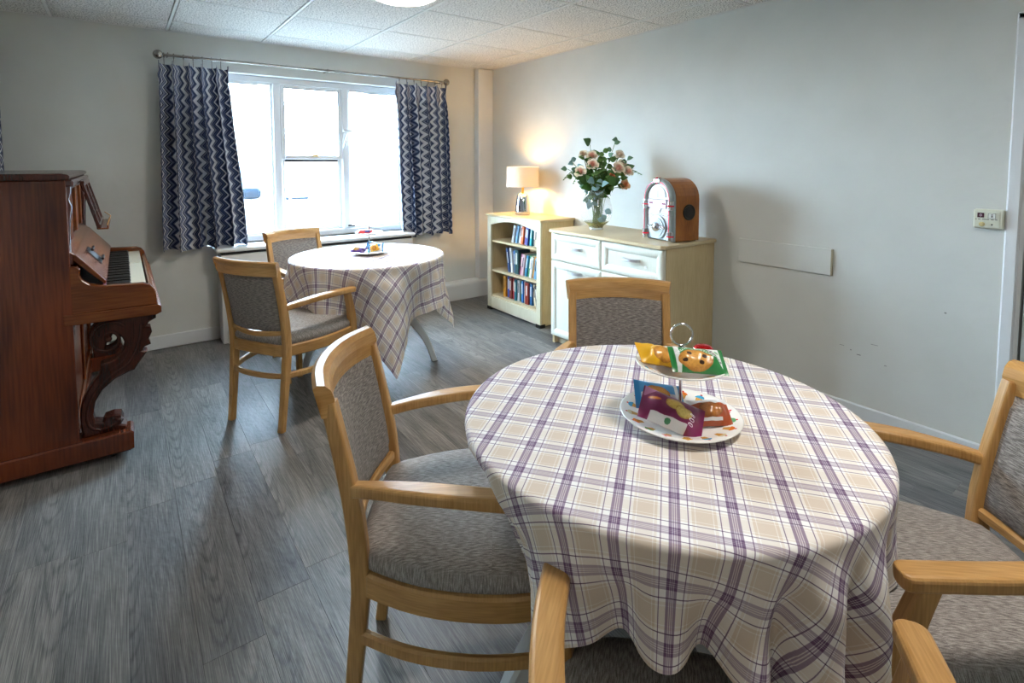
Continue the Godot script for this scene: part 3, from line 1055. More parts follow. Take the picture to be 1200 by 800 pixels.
	for l in layers:
		var ring := []
		for p in seat_outline(l[0]): ring.append(Vector3(p.x, l[1], p.y))
		rings.append(ring)
		cen.append(Vector3(0, 0.30 + (l[1] - 0.38) * 0.2, 0.23))
	loft(st, rings, cen, true, false, false)
	st.set_smooth_group(1)
	var top: Array = rings[rings.size() - 1]
	for i in top.size():
		face(st, [top[i], top[(i + 1) % top.size()], Vector3(0, 0.475, 0.23)], Vector3(0, 0, 0.23))
	part(st, "seat_cushion", M.tweed_lit, t)
	return t

func seat_outline(inset: float) -> Array:
	var half := [Vector2(0.0, 0.012), Vector2(0.09, 0.014), Vector2(0.160, 0.024), Vector2(0.200, 0.09), Vector2(0.232, 0.18), Vector2(0.248, 0.28), Vector2(0.250, 0.36), Vector2(0.240, 0.42), Vector2(0.205, 0.452), Vector2(0.12, 0.470), Vector2(0.0, 0.476)]
	var r := []
	var pts := smooth2(half, 22)
	for p in pts: r.append(p)
	for i in range(pts.size() - 2, 0, -1): r.append(Vector2(-pts[i].x, pts[i].y))
	var c := Vector2(0, 0.235)
	var out := []
	for p in r:
		var d: Vector2 = p - c
		out.append(c + d * (1.0 - inset / d.length()))
	return out

# ---------------------------------------------------------------- piano
func build_piano() -> void:
	# local axes: x forward from the case front, z along the keyboard towards the window (w), y up
	var t := thing("upright_piano", "old dark mahogany upright piano with carved scroll legs, open keyboard facing right", "piano", Vector3(-3.126, 0, 1.535))
	var L := 1.30
	var D := -0.415
	var side := Transform3D(Basis(Vector3(1, 0, 0), Vector3(0, 1, 0), Vector3(0, 0, 1)), Vector3.ZERO)
	# side panels
	for z in [-0.035, -L]:
		boxp("side_panel", M.mahogany, t, Vector3(D, 0.108, z), Vector3(0.0, 1.222, z + 0.035), 0.003)
	boxp("back_board", M.mahogany_dark, t, Vector3(D, 0.12, -L + 0.035), Vector3(D + 0.02, 1.21, -0.035))
	# lid with a moulded edge
	var lid := tool()
	prism(lid, PackedVector2Array([Vector2(D - 0.005, 1.222), Vector2(0.004, 1.222), Vector2(0.012, 1.229), Vector2(0.016, 1.238), Vector2(0.008, 1.246), Vector2(-0.012, 1.250), Vector2(D - 0.005, 1.250)]), -L - 0.012, 0.012, 0.004, side)
	part(lid, "lid", M.mahogany_dark, t)
	lid = tool()
	box(lid, Vector3(-0.03, 1.195, -L + 0.02), Vector3(0.024, 1.222, -0.012), 0.006)
	part(lid, "cornice", M.mahogany_dark, t)
	# upper front: framed panels with turned half columns
	boxp("upper_panel", M.mahogany_dark, t, Vector3(-0.05, 0.86, -L + 0.035), Vector3(-0.035, 1.2, -0.035))
	for k in 3:
		var z0 := -0.07 - k * 0.405
		var st := tool()
		var fr := [[z0, 0.90, 1.17], [z0 - 0.33, 0.90, 1.17]]
		for f in fr: box(st, Vector3(-0.035, f[1], f[0] - 0.022), Vector3(-0.012, f[2], f[0]), 0.005)
		box(st, Vector3(-0.035, 0.88, z0 - 0.352), Vector3(-0.012, 0.905, z0), 0.005)
		box(st, Vector3(-0.035, 1.165, z0 - 0.352), Vector3(-0.012, 1.19, z0), 0.005)
		var frame := part(st, "panel_frame", M.mahogany_h, t)
		boxp("panel_field", M.mahogany_h, frame, Vector3(-0.035, 0.915, z0 - 0.32), Vector3(-0.028, 1.155, z0 - 0.03), 0.002)
	for z in [-0.055, -L + 0.055]:
		var st := tool()
		lathe(st, [Vector2(0.0, 0.87), Vector2(0.020, 0.87), Vector2(0.020, 0.90), Vector2(0.011, 0.915), Vector2(0.013, 1.0), Vector2(0.016, 1.06), Vector2(0.020, 1.08), Vector2(0.024, 1.11), Vector2(0.014, 1.14), Vector2(0.022, 1.17), Vector2(0.022, 1.20), Vector2(0, 1.20)], 14, Vector3(-0.008, 0, z))
		part(st, "half_column", M.mahogany_dark, t)
	# hinged music desk hanging open
	var desk := tool()
	var za := -0.40
	var zb := -0.90
	var hi := Vector3(0.034, 1.195, 0)
	var lo := Vector3(0.088, 0.985, 0)
	for z in [za, (za + zb) * 0.5, zb]:
		sweep(desk, [hi + Vector3(0, 0, z), lo + Vector3(0, 0, z)], [rsec(0.014, 0.026)], Vector3(0, 0, 1))
	sweep(desk, [hi + Vector3(0, 0, za), hi + Vector3(0, 0, zb)], [rsec(0.016, 0.024)], Vector3.UP)
	sweep(desk, [lo + Vector3(0, 0, za), lo + Vector3(0, 0, zb)], [rsec(0.016, 0.024)], Vector3.UP)
	for k in 7:
		var z := lerpf(za, zb, (k + 1) / 8.0)
		sweep(desk, [hi + Vector3(0, 0, z), lo + Vector3(0, 0, z)], [rsec(0.006, 0.012)], Vector3(0, 0, 1))
	var desk_part := part(desk, "music_desk", M.mahogany_dark, t)
	var st := tool()
	box(st, Vector3(0.082, 0.972, zb), Vector3(0.125, 0.980, za), 0.002)
	box(st, Vector3(0.120, 0.972, zb), Vector3(0.127, 0.990, za), 0.002)
	part(st, "music_ledge", M.mahogany_h, desk_part)
	st = tool()
	rod(st, Vector3(0.12, 0.99, za - 0.02), Vector3(0.135, 1.035, za - 0.03), 0.002, 6)
	rod(st, Vector3(0.135, 1.035, za - 0.03), Vector3(0.112, 1.055, za - 0.035), 0.002, 6)
	part(st, "page_holder", M.brass, desk_part)
	# key bed, cheeks, fallboard
	var cheek := [Vector2(-0.02, 0.862), Vector2(0.022, 0.859), Vector2(0.031, 0.847), Vector2(0.027, 0.826), Vector2(0.036, 0.803), Vector2(0.060, 0.781), Vector2(0.102, 0.769), Vector2(0.172, 0.765), Vector2(0.245, 0.762), Vector2(0.268, 0.753), Vector2(0.284, 0.731), Vector2(0.292, 0.698), Vector2(0.292, 0.662), Vector2(-0.02, 0.662)]
	for z in [-0.040, -L + 0.002]:
		st = tool()
		prism(st, PackedVector2Array(cheek), z, z + 0.038, 0.003, side)
		part(st, "cheek", M.mahogany_h, t)
	st = tool()
	prism(st, PackedVector2Array([Vector2(-0.03, 0.664), Vector2(0.296, 0.660), Vector2(0.308, 0.650), Vector2(0.308, 0.624), Vector2(0.288, 0.615), Vector2(-0.03, 0.618)]), -L - 0.004, 0.004, 0.003, side)
	part(st, "key_bed", M.mahogany_h, t)
	boxp("key_slip", M.mahogany_h, t, Vector3(0.270, 0.66, -L + 0.04), Vector3(0.290, 0.718, -0.04), 0.005)
	st = tool()
	prism(st, PackedVector2Array([Vector2(0.004, 0.910), Vector2(0.018, 0.906), Vector2(0.116, 0.782), Vector2(0.108, 0.770), Vector2(0.0, 0.892)]), -L + 0.046, -0.046, 0.002, side)
	var fall := part(st, "fallboard", M.mahogany_h, t, "lighter polished board folded up behind the keys")
	st = tool()
	prism(st, PackedVector2Array([Vector2(-0.03, 0.93), Vector2(-0.02, 0.94), Vector2(0.012, 0.909), Vector2(0.004, 0.899)]), -L + 0.046, -0.046, 0.002, side)
	part(st, "fallboard_flap", M.mahogany_h, fall)
	var n := Vector3(0.785, 0.62, 0)
	st = tool()
	box(st, Vector3(-0.045, -0.002, -0.07), Vector3(0.045, 0.006, 0.07), 0.003)
	rod(st, Vector3(-0.03, 0.02, -0.06), Vector3(-0.03, 0.02, 0.06), 0.006)
	rod(st, Vector3(0.03, 0.02, -0.06), Vector3(0.03, 0.02, 0.06), 0.006)
	var plate := part(st, "name_plate", M.black, fall)
	plate.transform = Transform3D(Basis(Vector3(0.62, -0.785, 0), n, Vector3(0, 0, 1)), Vector3(0.064, 0.846, -0.42))
	boxp("felt_strip", mat(Color(0.42, 0.08, 0.12), 0.9), t, Vector3(0.100, 0.742, -L + 0.045), Vector3(0.112, 0.752, -0.045))
	boxp("key_well", M.ebony, t, Vector3(0.0, 0.664, -L + 0.04), Vector3(0.105, 0.742, -0.04))
	# keys: white keys with front overhang, black keys in twos and threes
	var span := L - 0.10
	var kw := span / 52.0
	st = tool()
	box(st, Vector3(0.104, 0.705, -kw + 0.0006), Vector3(0.258, 0.738, -0.0006), 0.0015)
	var white := done(st)
	st = tool()
	prism(st, PackedVector2Array([Vector2(0.108, 0.735), Vector2(0.205, 0.735), Vector2(0.198, 0.749), Vector2(0.108, 0.750)]), -0.0055, 0.0055, 0.001, side)
	var black := done(st)
	for k in 52:
		var o := put(white, "white_key", M.ivory, t)
		o.position = Vector3(0, 0, -0.05 - k * kw)
		if k in [30, 31]: o.position.y = -0.003
		if k < 51 and (k % 7) in [0, 1, 3, 4, 5]:
			var b := put(black, "black_key", M.ebony, t)
			b.position = Vector3(0, 0, -0.05 - (k + 1) * kw)
	# lower front
	boxp("knee_panel", M.mahogany, t, Vector3(-0.035, 0.112, -L + 0.035), Vector3(-0.015, 0.62, -0.035))
	st = tool()
	for z in [-0.08, -0.66, -1.22]: box(st, Vector3(-0.015, 0.16, z - 0.03), Vector3(-0.003, 0.58, z), 0.005)
	box(st, Vector3(-0.015, 0.13, -1.25), Vector3(-0.003, 0.17, -0.08), 0.005)
	box(st, Vector3(-0.015, 0.55, -1.25), Vector3(-0.003, 0.59, -0.08), 0.005)
	part(st, "knee_frame", M.mahogany_h, t)
	# plinth with rounded toes
	for z in [-0.11, -L - 0.012]:
		st = tool()
		prism(st, PackedVector2Array([Vector2(D, 0.028), Vector2(0.170, 0.028), Vector2(0.186, 0.034), Vector2(0.187, 0.108), Vector2(0.176, 0.116), Vector2(D, 0.112)]), z, z + 0.122, 0.006, side)
		part(st, "toe_block", M.mahogany, t)
	boxp("plinth", M.mahogany, t, Vector3(D, 0.028, -L + 0.11), Vector3(0.0, 0.11, -0.11), 0.004)
	for p in [Vector2(0.11, -0.05), Vector2(0.11, -L + 0.05), Vector2(D + 0.06, -0.05), Vector2(D + 0.06, -L + 0.05)]:
		st = tool()
		sweep(st, [Vector3(p.x, 0.016, p.y - 0.012), Vector3(p.x, 0.016, p.y + 0.012)], [csec(0.016, 14)], Vector3.UP, true)
		box(st, Vector3(p.x - 0.014, 0.018, p.y - 0.016), Vector3(p.x + 0.014, 0.03, p.y + 0.016))
		part(st, "caster", M.black, t)
	# carved scroll legs
	var outer := smooth2([Vector2(0.006, 0.112), Vector2(0.010, 0.128), Vector2(0.005, 0.155), Vector2(0.005, 0.236), Vector2(0.017, 0.282), Vector2(0.046, 0.338), Vector2(0.078, 0.385), Vector2(0.082, 0.420), Vector2(0.120, 0.428), Vector2(0.153, 0.456), Vector2(0.168, 0.492), Vector2(0.160, 0.525), Vector2(0.138, 0.546), Vector2(0.118, 0.540), Vector2(0.105, 0.505), Vector2(0.096, 0.469), Vector2(0.070, 0.490), Vector2(0.048, 0.526), Vector2(0.050, 0.575), Vector2(0.074, 0.604)], 46)
	var rest := [Vector2(0.080, 0.618), Vector2(0.288, 0.618), Vector2(0.287, 0.590), Vector2(0.262, 0.578), Vector2(0.247, 0.556), Vector2(0.266, 0.553), Vector2(0.270, 0.530), Vector2(0.257, 0.500), Vector2(0.264, 0.474), Vector2(0.241, 0.467), Vector2(0.232, 0.451), Vector2(0.250, 0.445), Vector2(0.222, 0.405), Vector2(0.199, 0.370), Vector2(0.180, 0.366), Vector2(0.130, 0.346), Vector2(0.082, 0.306), Vector2(0.057, 0.260), Vector2(0.048, 0.205), Vector2(0.054, 0.172), Vector2(0.080, 0.164), Vector2(0.089, 0.183), Vector2(0.120, 0.188), Vector2(0.146, 0.182), Vector2(0.154, 0.158), Vector2(0.142, 0.138), Vector2(0.163, 0.128), Vector2(0.163, 0.112)]
	var poly := PackedVector2Array(outer)
	for p in rest: poly.append(p)
	for z in [-0.105, -L + 0.035]:
		st = tool()
		prism(st, poly, z, z + 0.070, 0.006, side)
		var leg := part(st, "scroll_leg", M.mahogany_dark, t)
		st = tool()
		for zf in [z + 0.069, z + 0.001]:
			# raised spiral bead and leaf ridges on both faces
			var path := []
			for k in 40:
				var a := 0.3 + k / 39.0 * TAU * 1.35
				var r := 0.020 + 0.058 * k / 39.0
				path.append(Vector3(0.112 - cos(a) * r * 0.95, 0.528 + sin(a) * r, zf))
			sweep(st, path, [csec(0.007, 8)], Vector3(0, 0, 1), true)
			path = lerp_path([Vector3(0.232, 0.575, zf), Vector3(0.222, 0.50, zf), Vector3(0.182, 0.41, zf), Vector3(0.105, 0.355, zf), Vector3(0.048, 0.285, zf), Vector3(0.026, 0.20, zf), Vector3(0.045, 0.145, zf), Vector3(0.095, 0.135, zf), Vector3(0.135, 0.155, zf), Vector3(0.120, 0.172, zf)], 34)
			sweep(st, path, [csec(0.007, 8)], Vector3(0, 0, 1), true)
			path = lerp_path([Vector3(0.20, 0.585, zf), Vector3(0.195, 0.50, zf), Vector3(0.162, 0.425, zf), Vector3(0.11, 0.385, zf)], 14)
			sweep(st, path, [csec(0.005, 8)], Vector3(0, 0, 1), true)
			ball(st, Vector3(0.112, 0.528, zf), 0.014, 12)
			ball(st, Vector3(0.138, 0.160, zf), 0.011, 12)
		part(st, "carving", M.mahogany_dark, leg)

# ---------------------------------------------------------------- bookcase and books
func build_bookcase() -> void:
	var X := -0.36
	var z0 := 0.506
	var z1 := 1.239
	var H := 0.85
	var t := thing("bookcase", "low maple bookcase with three shelves and an arched top rail", "bookcase", Vector3(0, 0, 0))
	for z in [z0, z1 - 0.022]:
		boxp("side_panel", M.maple, t, Vector3(X + 0.02, 0.012, z), Vector3(-0.012, H - 0.02, z + 0.022), 0.001)
	boxp("back_board", M.maple, t, Vector3(-0.02, 0.03, z0 + 0.022), Vector3(-0.012, H - 0.02, z1 - 0.022))
	boxp("top", M.maple_h, t, Vector3(X - 0.012, H - 0.02, z0 - 0.012), Vector3(-0.004, H, z1 + 0.012), 0.004)
	for y in [0.135, 0.36, 0.62]:
		boxp("shelf", M.maple_h, t, Vector3(X + 0.018, y - 0.018, z0 + 0.022), Vector3(-0.02, y, z1 - 0.022), 0.001)
	for z in [z0, z1 - 0.05]:
		boxp("front_stile", M.cream_maple, t, Vector3(X, 0.012, z), Vector3(X + 0.02, H - 0.02, z + 0.05), 0.002)
	boxp("plinth", M.cream_maple, t, Vector3(X + 0.003, 0.02, z0 + 0.05), Vector3(X + 0.02, 0.118, z1 - 0.05), 0.002)
	# arched rail: polygon in (z, y)
	var pts := PackedVector2Array([Vector2(z0 + 0.05, H - 0.02), Vector2(z0 + 0.05, H - 0.095)])
	for k in range(0, 13):
		var f := k / 12.0
		pts.append(Vector2(lerpf(z0 + 0.052, z1 - 0.052, f), H - 0.095 + 0.045 * sin(PI * f)))
	pts.append(Vector2(z1 - 0.05, H - 0.095))
	pts.append(Vector2(z1 - 0.05, H - 0.02))
	var st := tool()
	prism(st, pts, X + 0.001, X + 0.02, 0.0, Transform3D(Basis(Vector3(0, 0, 1), Vector3(0, 1, 0), Vector3(1, 0, 0)), Vector3.ZERO))
	part(st, "arched_rail", M.cream_maple, t)
	for z in [z0, z1 - 0.05]:
		boxp("foot", M.black, t, Vector3(X - 0.003, 0.0, z - 0.002), Vector3(X + 0.05, 0.028, z + 0.052))
		boxp("foot", M.black, t, Vector3(-0.07, 0.0, z + 0.0), Vector3(-0.02, 0.013, z + 0.05))
	# books: [z of the spine's foot, thickness, height, lean in degrees, spine colour, label]
	var tops := [
		[0.800, 0.026, 0.150, 14, "b9bcc4", "pale grey paperback, leftmost on the top shelf"],
		[0.838, 0.024, 0.152, 13, "6f9fc0", "light blue paperback beside the leftmost book of the top shelf"],
		[0.876, 0.034, 0.155, 11, "d5d3cf", "thick white paperback on the top shelf beside an orange one"],
		[0.922, 0.026, 0.150, 9, "d96a2a", "orange paperback on the top shelf"],
		[0.958, 0.026, 0.152, 8, "5c3a86", "purple paperback on the top shelf"],
		[0.996, 0.024, 0.150, 7, "2d3f86", "dark blue paperback on the top shelf next to a turquoise one"],
		[1.032, 0.024, 0.152, 6, "2c9db0", "turquoise paperback on the top shelf"],
		[1.068, 0.028, 0.145, 4, "3b3d45", "charcoal paperback, last but one on the top shelf"],
		[1.104, 0.030, 0.150, 3, "c7b79a", "tan paperback at the right end of the top shelf"]]
	var mids := [
		[0.730, 0.024, 0.205, -9, "26324f", "navy hardback, leftmost on the middle shelf"],
		[0.757, 0.022, 0.200, -9, "2f4a78", "blue hardback, second on the middle shelf"],
		[0.782, 0.026, 0.210, -7, "dfe0de", "white hardback leaning on the middle shelf"],
		[0.812, 0.028, 0.190, -4, "3f6fa8", "mid blue paperback on the middle shelf"],
		[0.842, 0.048, 0.208, 0, "1d4a4a", "thick dark green hardback on the middle shelf"],
		[0.894, 0.028, 0.180, 9, "8a2b55", "plum paperback on the middle shelf"],
		[0.926, 0.034, 0.180, 10, "c9a9ad", "pale pink paperback on the middle shelf"],
		[0.966, 0.026, 0.178, 10, "2a7fa3", "blue-green paperback on the middle shelf"],
		[0.998, 0.030, 0.180, 10, "3b7d4a", "green paperback on the middle shelf"],
		[1.034, 0.026, 0.175, 10, "e6e4df", "white paperback on the middle shelf beside an orange one"],
		[1.066, 0.026, 0.178, 10, "e19a2c", "orange yellow paperback on the middle shelf"],
		[1.098, 0.028, 0.172, 9, "6ca3c9", "sky blue paperback at the right end of the middle shelf"]]
	var lows := [
		[0.668, 0.034, 0.180, 0, "c9882a", "amber paperback, leftmost on the bottom shelf"],
		[0.716, 0.036, 0.182, 0, "2c4a8c", "royal blue paperback on the bottom shelf"],
		[0.762, 0.034, 0.178, 0, "7a2f28", "brick red paperback on the bottom shelf"],
		[0.803, 0.030, 0.180, 0, "b3222c", "bright red paperback on the bottom shelf"],
		[0.839, 0.028, 0.180, 0, "1f6f82", "teal paperback on the bottom shelf"],
		[0.871, 0.030, 0.176, 0, "a9aeb0", "grey paperback on the bottom shelf"],
		[0.905, 0.026, 0.178, 0, "2f6e45", "green paperback on the bottom shelf"],
		[0.934, 0.022, 0.182, 0, "3a78bf", "narrow blue paperback on the bottom shelf"],
		[0.959, 0.024, 0.182, 0, "e3e3e0", "white paperback on the bottom shelf"],
		[0.986, 0.046, 0.180, 0, "8e3326", "thick russet paperback on the bottom shelf"],
		[1.036, 0.034, 0.178, 0, "245a86", "dark blue paperback on the bottom shelf, right of the russet one"],
		[1.085, 0.030, 0.172, -9, "e2d5b4", "cream paperback leaning on the bottom shelf"],
		[1.127, 0.036, 0.168, -9, "55504a", "dark grey paperback at the right end of the bottom shelf"]]
	var k := 0
	for row in [[0.62, tops, "paperbacks on the top shelf"], [0.36, mids, "books on the middle shelf"], [0.135, lows, "paperbacks on the bottom shelf"]]:
		for b in row[1]:
			book(Vector3(-0.315 + 0.02 * ((k * 7) % 5) / 4.0, row[0], b[0]), b[1], b[2], b[3], Color(b[4]), b[5], row[2])
			k += 1

func book(at: Vector3, th: float, h: float, lean: float, c: Color, label: String, group: String) -> void:
	var t := thing("book", label, "book", at, 0.0, group)
	var a := deg_to_rad(lean)
	# a leaning book stands on one edge
	t.rotation = Vector3(a, 0, 0)
	if lean < 0: t.position += Vector3(0, 0, 0)
	var lift := 0.0
	if lean > 0: lift = th * sin(a)
	t.position.y += maxf(lift, 0.0) + 0.001
	var d := 0.125
	var st := tool()
	box(st, Vector3(0, 0, 0), Vector3(0.0025, h, th), 0.0008)
	box(st, Vector3(0.0025, 0, 0), Vector3(d, h, 0.0018))
	box(st, Vector3(0.0025, 0, th - 0.0018), Vector3(d, h, th))
	var key := "book_" + c.to_html()
	if not M.has(key): M[key] = mat(c, 0.45)
	part(st, "cover", M[key], t)
	if not M.has("paper"): M.paper = mat(Color(0.86, 0.82, 0.72), 0.9)
	boxp("pages", M.paper, t, Vector3(0.003, 0.003, 0.002), Vector3(d - 0.004, h - 0.003, th - 0.002))
	# printed title blocks on the spine
	var pale := Color(0.92, 0.90, 0.84) if c.get_luminance() < 0.55 else Color(0.18, 0.17, 0.2)
	var key2 := "print_" + pale.to_html()
	if not M.has(key2): M[key2] = mat(pale, 0.6)
	boxp("title_band", M[key2], t, Vector3(-0.0006, h * 0.40, th * 0.3), Vector3(0.0002, h * 0.86, th * 0.62))

# ---------------------------------------------------------------- sideboard
func build_sideboard() -> void:
	var X := -0.495
	var z0 := 1.52
	var z1 := 2.497
	var H := 0.825
	var t := thing("sideboard", "cream fronted sideboard with two drawers over two doors and a maple carcase", "sideboard")
	boxp("side_panel", M.maple, t, Vector3(X + 0.02, 0.0, z1 - 0.02), Vector3(-0.004, H - 0.022, z1), 0.001)
	boxp("side_panel", M.maple, t, Vector3(X + 0.02, 0.0, z0), Vector3(-0.004, H - 0.022, z0 + 0.02), 0.001)
	boxp("back_board", M.maple, t, Vector3(-0.016, 0.05, z0 + 0.02), Vector3(-0.008, H - 0.022, z1 - 0.02))
	boxp("bottom_board", M.maple_h, t, Vector3(X + 0.03, 0.07, z0 + 0.02), Vector3(-0.016, 0.088, z1 - 0.02))
	boxp("divider", M.maple, t, Vector3(X + 0.022, 0.088, (z0 + z1) / 2 - 0.009), Vector3(-0.016, H - 0.022, (z0 + z1) / 2 + 0.009))
	boxp("plinth", M.maple_h, t, Vector3(X + 0.05, 0.0, z0 + 0.02), Vector3(X + 0.066, 0.07, z1 - 0.02))
	# top with clipped front corners
	var st := tool()
	var p := PackedVector2Array([Vector2(-0.002, z0 - 0.010), Vector2(X - 0.006, z0 - 0.010), Vector2(X - 0.022, z0 + 0.006), Vector2(X - 0.022, z1 - 0.012), Vector2(X - 0.006, z1 + 0.012), Vector2(-0.002, z1 + 0.012)])
	prism(st, p, -H, -H + 0.022, 0.004, Transform3D(Basis(Vector3(1, 0, 0), Vector3(0, 0, 1), Vector3(0, -1, 0)), Vector3.ZERO))
	part(st, "top", M.maple_h, t)
	var zm := (z0 + z1) / 2
	var gap := 0.0015
	for s in [[z0, zm], [zm, z1 - 0.002]]:
		var d := front_panel("drawer", t, X, s[0] + gap, s[1] - gap, 0.605, H - 0.026)
		pull(d, X - 0.006, (s[0] + s[1]) / 2, 0.712)
		var o := front_panel("door", t, X, s[0] + gap, s[1] - gap, 0.062, 0.600)
		pull(o, X - 0.006, (s[0] + s[1]) / 2, 0.545)
	boxp("white_sticker", mat(Color(0.95, 0.95, 0.95), 0.6), t, Vector3(X - 0.0005, 0.675, z1 - 0.14), Vector3(X + 0.002, 0.69, z1 - 0.125))

func front_panel(called: String, t: Node, X: float, z0: float, z1: float, y0: float, y1: float) -> Node3D:
	var o := Node3D.new()
	o.name = called
	t.add_child(o, true)
	boxp("field", M.cream_front, o, Vector3(X + 0.006, y0 + 0.05, z0 + 0.05), Vector3(X + 0.018, y1 - 0.05, z1 - 0.05))
	# mitred frame with a rounded section
	var w := 0.058
	var sec := [[0.0, 0.020], [0.0, 0.004], [0.006, -0.001], [0.022, -0.004], [0.038, -0.002], [0.052, 0.004], [w, 0.012], [w, 0.020]]
	var st := tool()
	var corners := [[z0, y0, 1, 1], [z1, y0, -1, 1], [z1, y1, -1, -1], [z0, y1, 1, -1]]
	st.set_smooth_group(1)
	for c in 4:
		var a: Array = corners[c]
		var b: Array = corners[(c + 1) % 4]
		st.set_smooth_group(c + 1)
		for k in sec.size() - 1:
			var q := []
			for e in [[a, k], [b, k], [b, k + 1], [a, k + 1]]:
				var cc: Array = e[0]
				var sk: Array = sec[e[1]]
				q.append(Vector3(X + sk[1], cc[1] + cc[3] * sk[0], cc[0] + cc[2] * sk[0]))
			face(st, q, Vector3(X + 0.02, (a[1] + b[1]) / 2 + (w / 2 if c == 0 else -w / 2 if c == 2 else 0.0), (a[0] + b[0]) / 2 + (w / 2 if c == 3 else -w / 2 if c == 1 else 0.0)))
	part(st, "frame", M.cream_front, o)
	return o

func pull(parent: Node, x: float, z: float, y: float) -> void:
	var st := tool()
	var path := lerp_path([Vector3(x + 0.012, y - 0.001, z - 0.066), Vector3(x - 0.010, y, z - 0.052), Vector3(x - 0.020, y, z), Vector3(x - 0.010, y, z + 0.052), Vector3(x + 0.012, y - 0.001, z + 0.066)], 16)
	sweep(st, path, [rsec(0.005, 0.020, 0.002)], Vector3.UP)
	part(st, "handle", M.satin, parent)

# ---------------------------------------------------------------- curtains
func build_curtains() -> void:
	curtain(-2.731, -2.299, -2.752, -2.215, 1.955, 0.690, 5.2, 0.0, 71, "navy and white zigzag curtain hanging left of the window")
	curtain(-1.047, -0.525, -1.010, -0.495, 1.972, 0.648, 5.4, 0.4, 73, "navy and white zigzag curtain hanging right of the window")
	var r := thing("curtain_pole", "brushed metal curtain pole with ball finials above the window", "curtain pole")
	var st := tool()
	rod(st, Vector3(-2.70, 2.012, 0.10), Vector3(-0.55, 2.022, 0.10), 0.009, 14)
	part(st, "pole", M.steel, r)
	for x in [-2.715, -0.533]:
		st = tool()
		ball(st, Vector3(x, 2.012 if x < -2.0 else 2.022, 0.10), 0.030, 20)
		part(st, "finial", M.steel, r)
	for x in [-2.66, -1.60, -0.60]:
		st = tool()
		rod(st, Vector3(x, 2.015, 0.0), Vector3(x, 2.015, 0.10), 0.006)
		torus(st, Vector3(x, 2.016, 0.10), 0.012, 0.004, Vector3.RIGHT, 16, 6)
		part(st, "bracket", M.steel, r)
	# sliver of the curtain of a second window on the left wall
	var pts := []
	var uvs := []
	for j in 30:
		for i in 28:
			var u := i / 27.0
			var v := j / 29.0
			pts.append(Vector3(WALL_L + 0.055 + 0.030 * sin(u * TAU * 3.0 + 0.9) * (0.8 + 0.2 * v), lerpf(1.95, 0.7, v), 0.035 + u * 0.30))
			uvs.append(Vector2(u * 3.2 + 0.3, v * 1.25 / 0.16))
	var c := put(sheet(pts, uvs, 28, 30), "curtain", M.zigzag, self)
	meta(c, "sliver of a navy patterned curtain at the left edge of the picture, above the piano", "curtain", "zigzag curtains")

func curtain(x0: float, x1: float, b0: float, b1: float, top: float, bottom: float, folds: float, ph: float, s: int, label: String) -> void:
	var t := thing("curtain", label, "curtain", Vector3.ZERO, 0.0, "zigzag curtains")
	var w := 150
	var h := 40
	var nz := noise(s, 0.9, 2)
	var pts := []
	var uvs := []
	for j in h:
		var v := j / (h - 1.0)
		for i in w:
			var u := i / (w - 1.0)
			var wob := nz.get_noise_2d(u * 3.0, 0.0) * 1.6
			var a := u * TAU * folds + wob + ph
			# pinched pleats near the top, fuller folds below
			var pinch := 1.0 - 0.55 * exp(-pow((v - 0.06) / 0.05, 2.0))
			var amp := lerpf(0.034, 0.062, smoothstep(0.0, 0.4, v)) * pinch * (0.8 + 0.9 * nz.get_noise_2d(u * 4.0 + 9.0, v * 0.5))
			var z := 0.098 + amp * (sin(a) + 0.25 * sin(2.0 * a + 0.6))
			var x := lerpf(lerpf(x0, x1, u), lerpf(b0, b1, u), smoothstep(0.0, 1.0, v)) + 0.020 * cos(a) * pinch
			var y := lerpf(top, bottom, v) + 0.010 * sin(a * 0.5) * v + (0.020 * maxf(0.0, sin(a)) * (1.0 - smoothstep(0.0, 0.03, v)))
			pts.append(Vector3(x, y, z))
			uvs.append(Vector2(u * 5.6, (top - y) / 0.155))
	put(sheet(pts, uvs, w, h), "fabric", M.zigzag, t)
	for k in 7:
		var u := (k + 0.5) / 7.0
		var x := lerpf(x0 + 0.02, x1 - 0.02, u)
		var st := tool()
		torus(st, Vector3(x, 2.010, 0.10), 0.017, 0.002, Vector3(1, 0, 0.25).normalized(), 18, 6)
		rod(st, Vector3(x, 1.994, 0.10), Vector3(x, top - 0.01, 0.10), 0.0022, 6)
		part(st, "ring", M.steel, t)

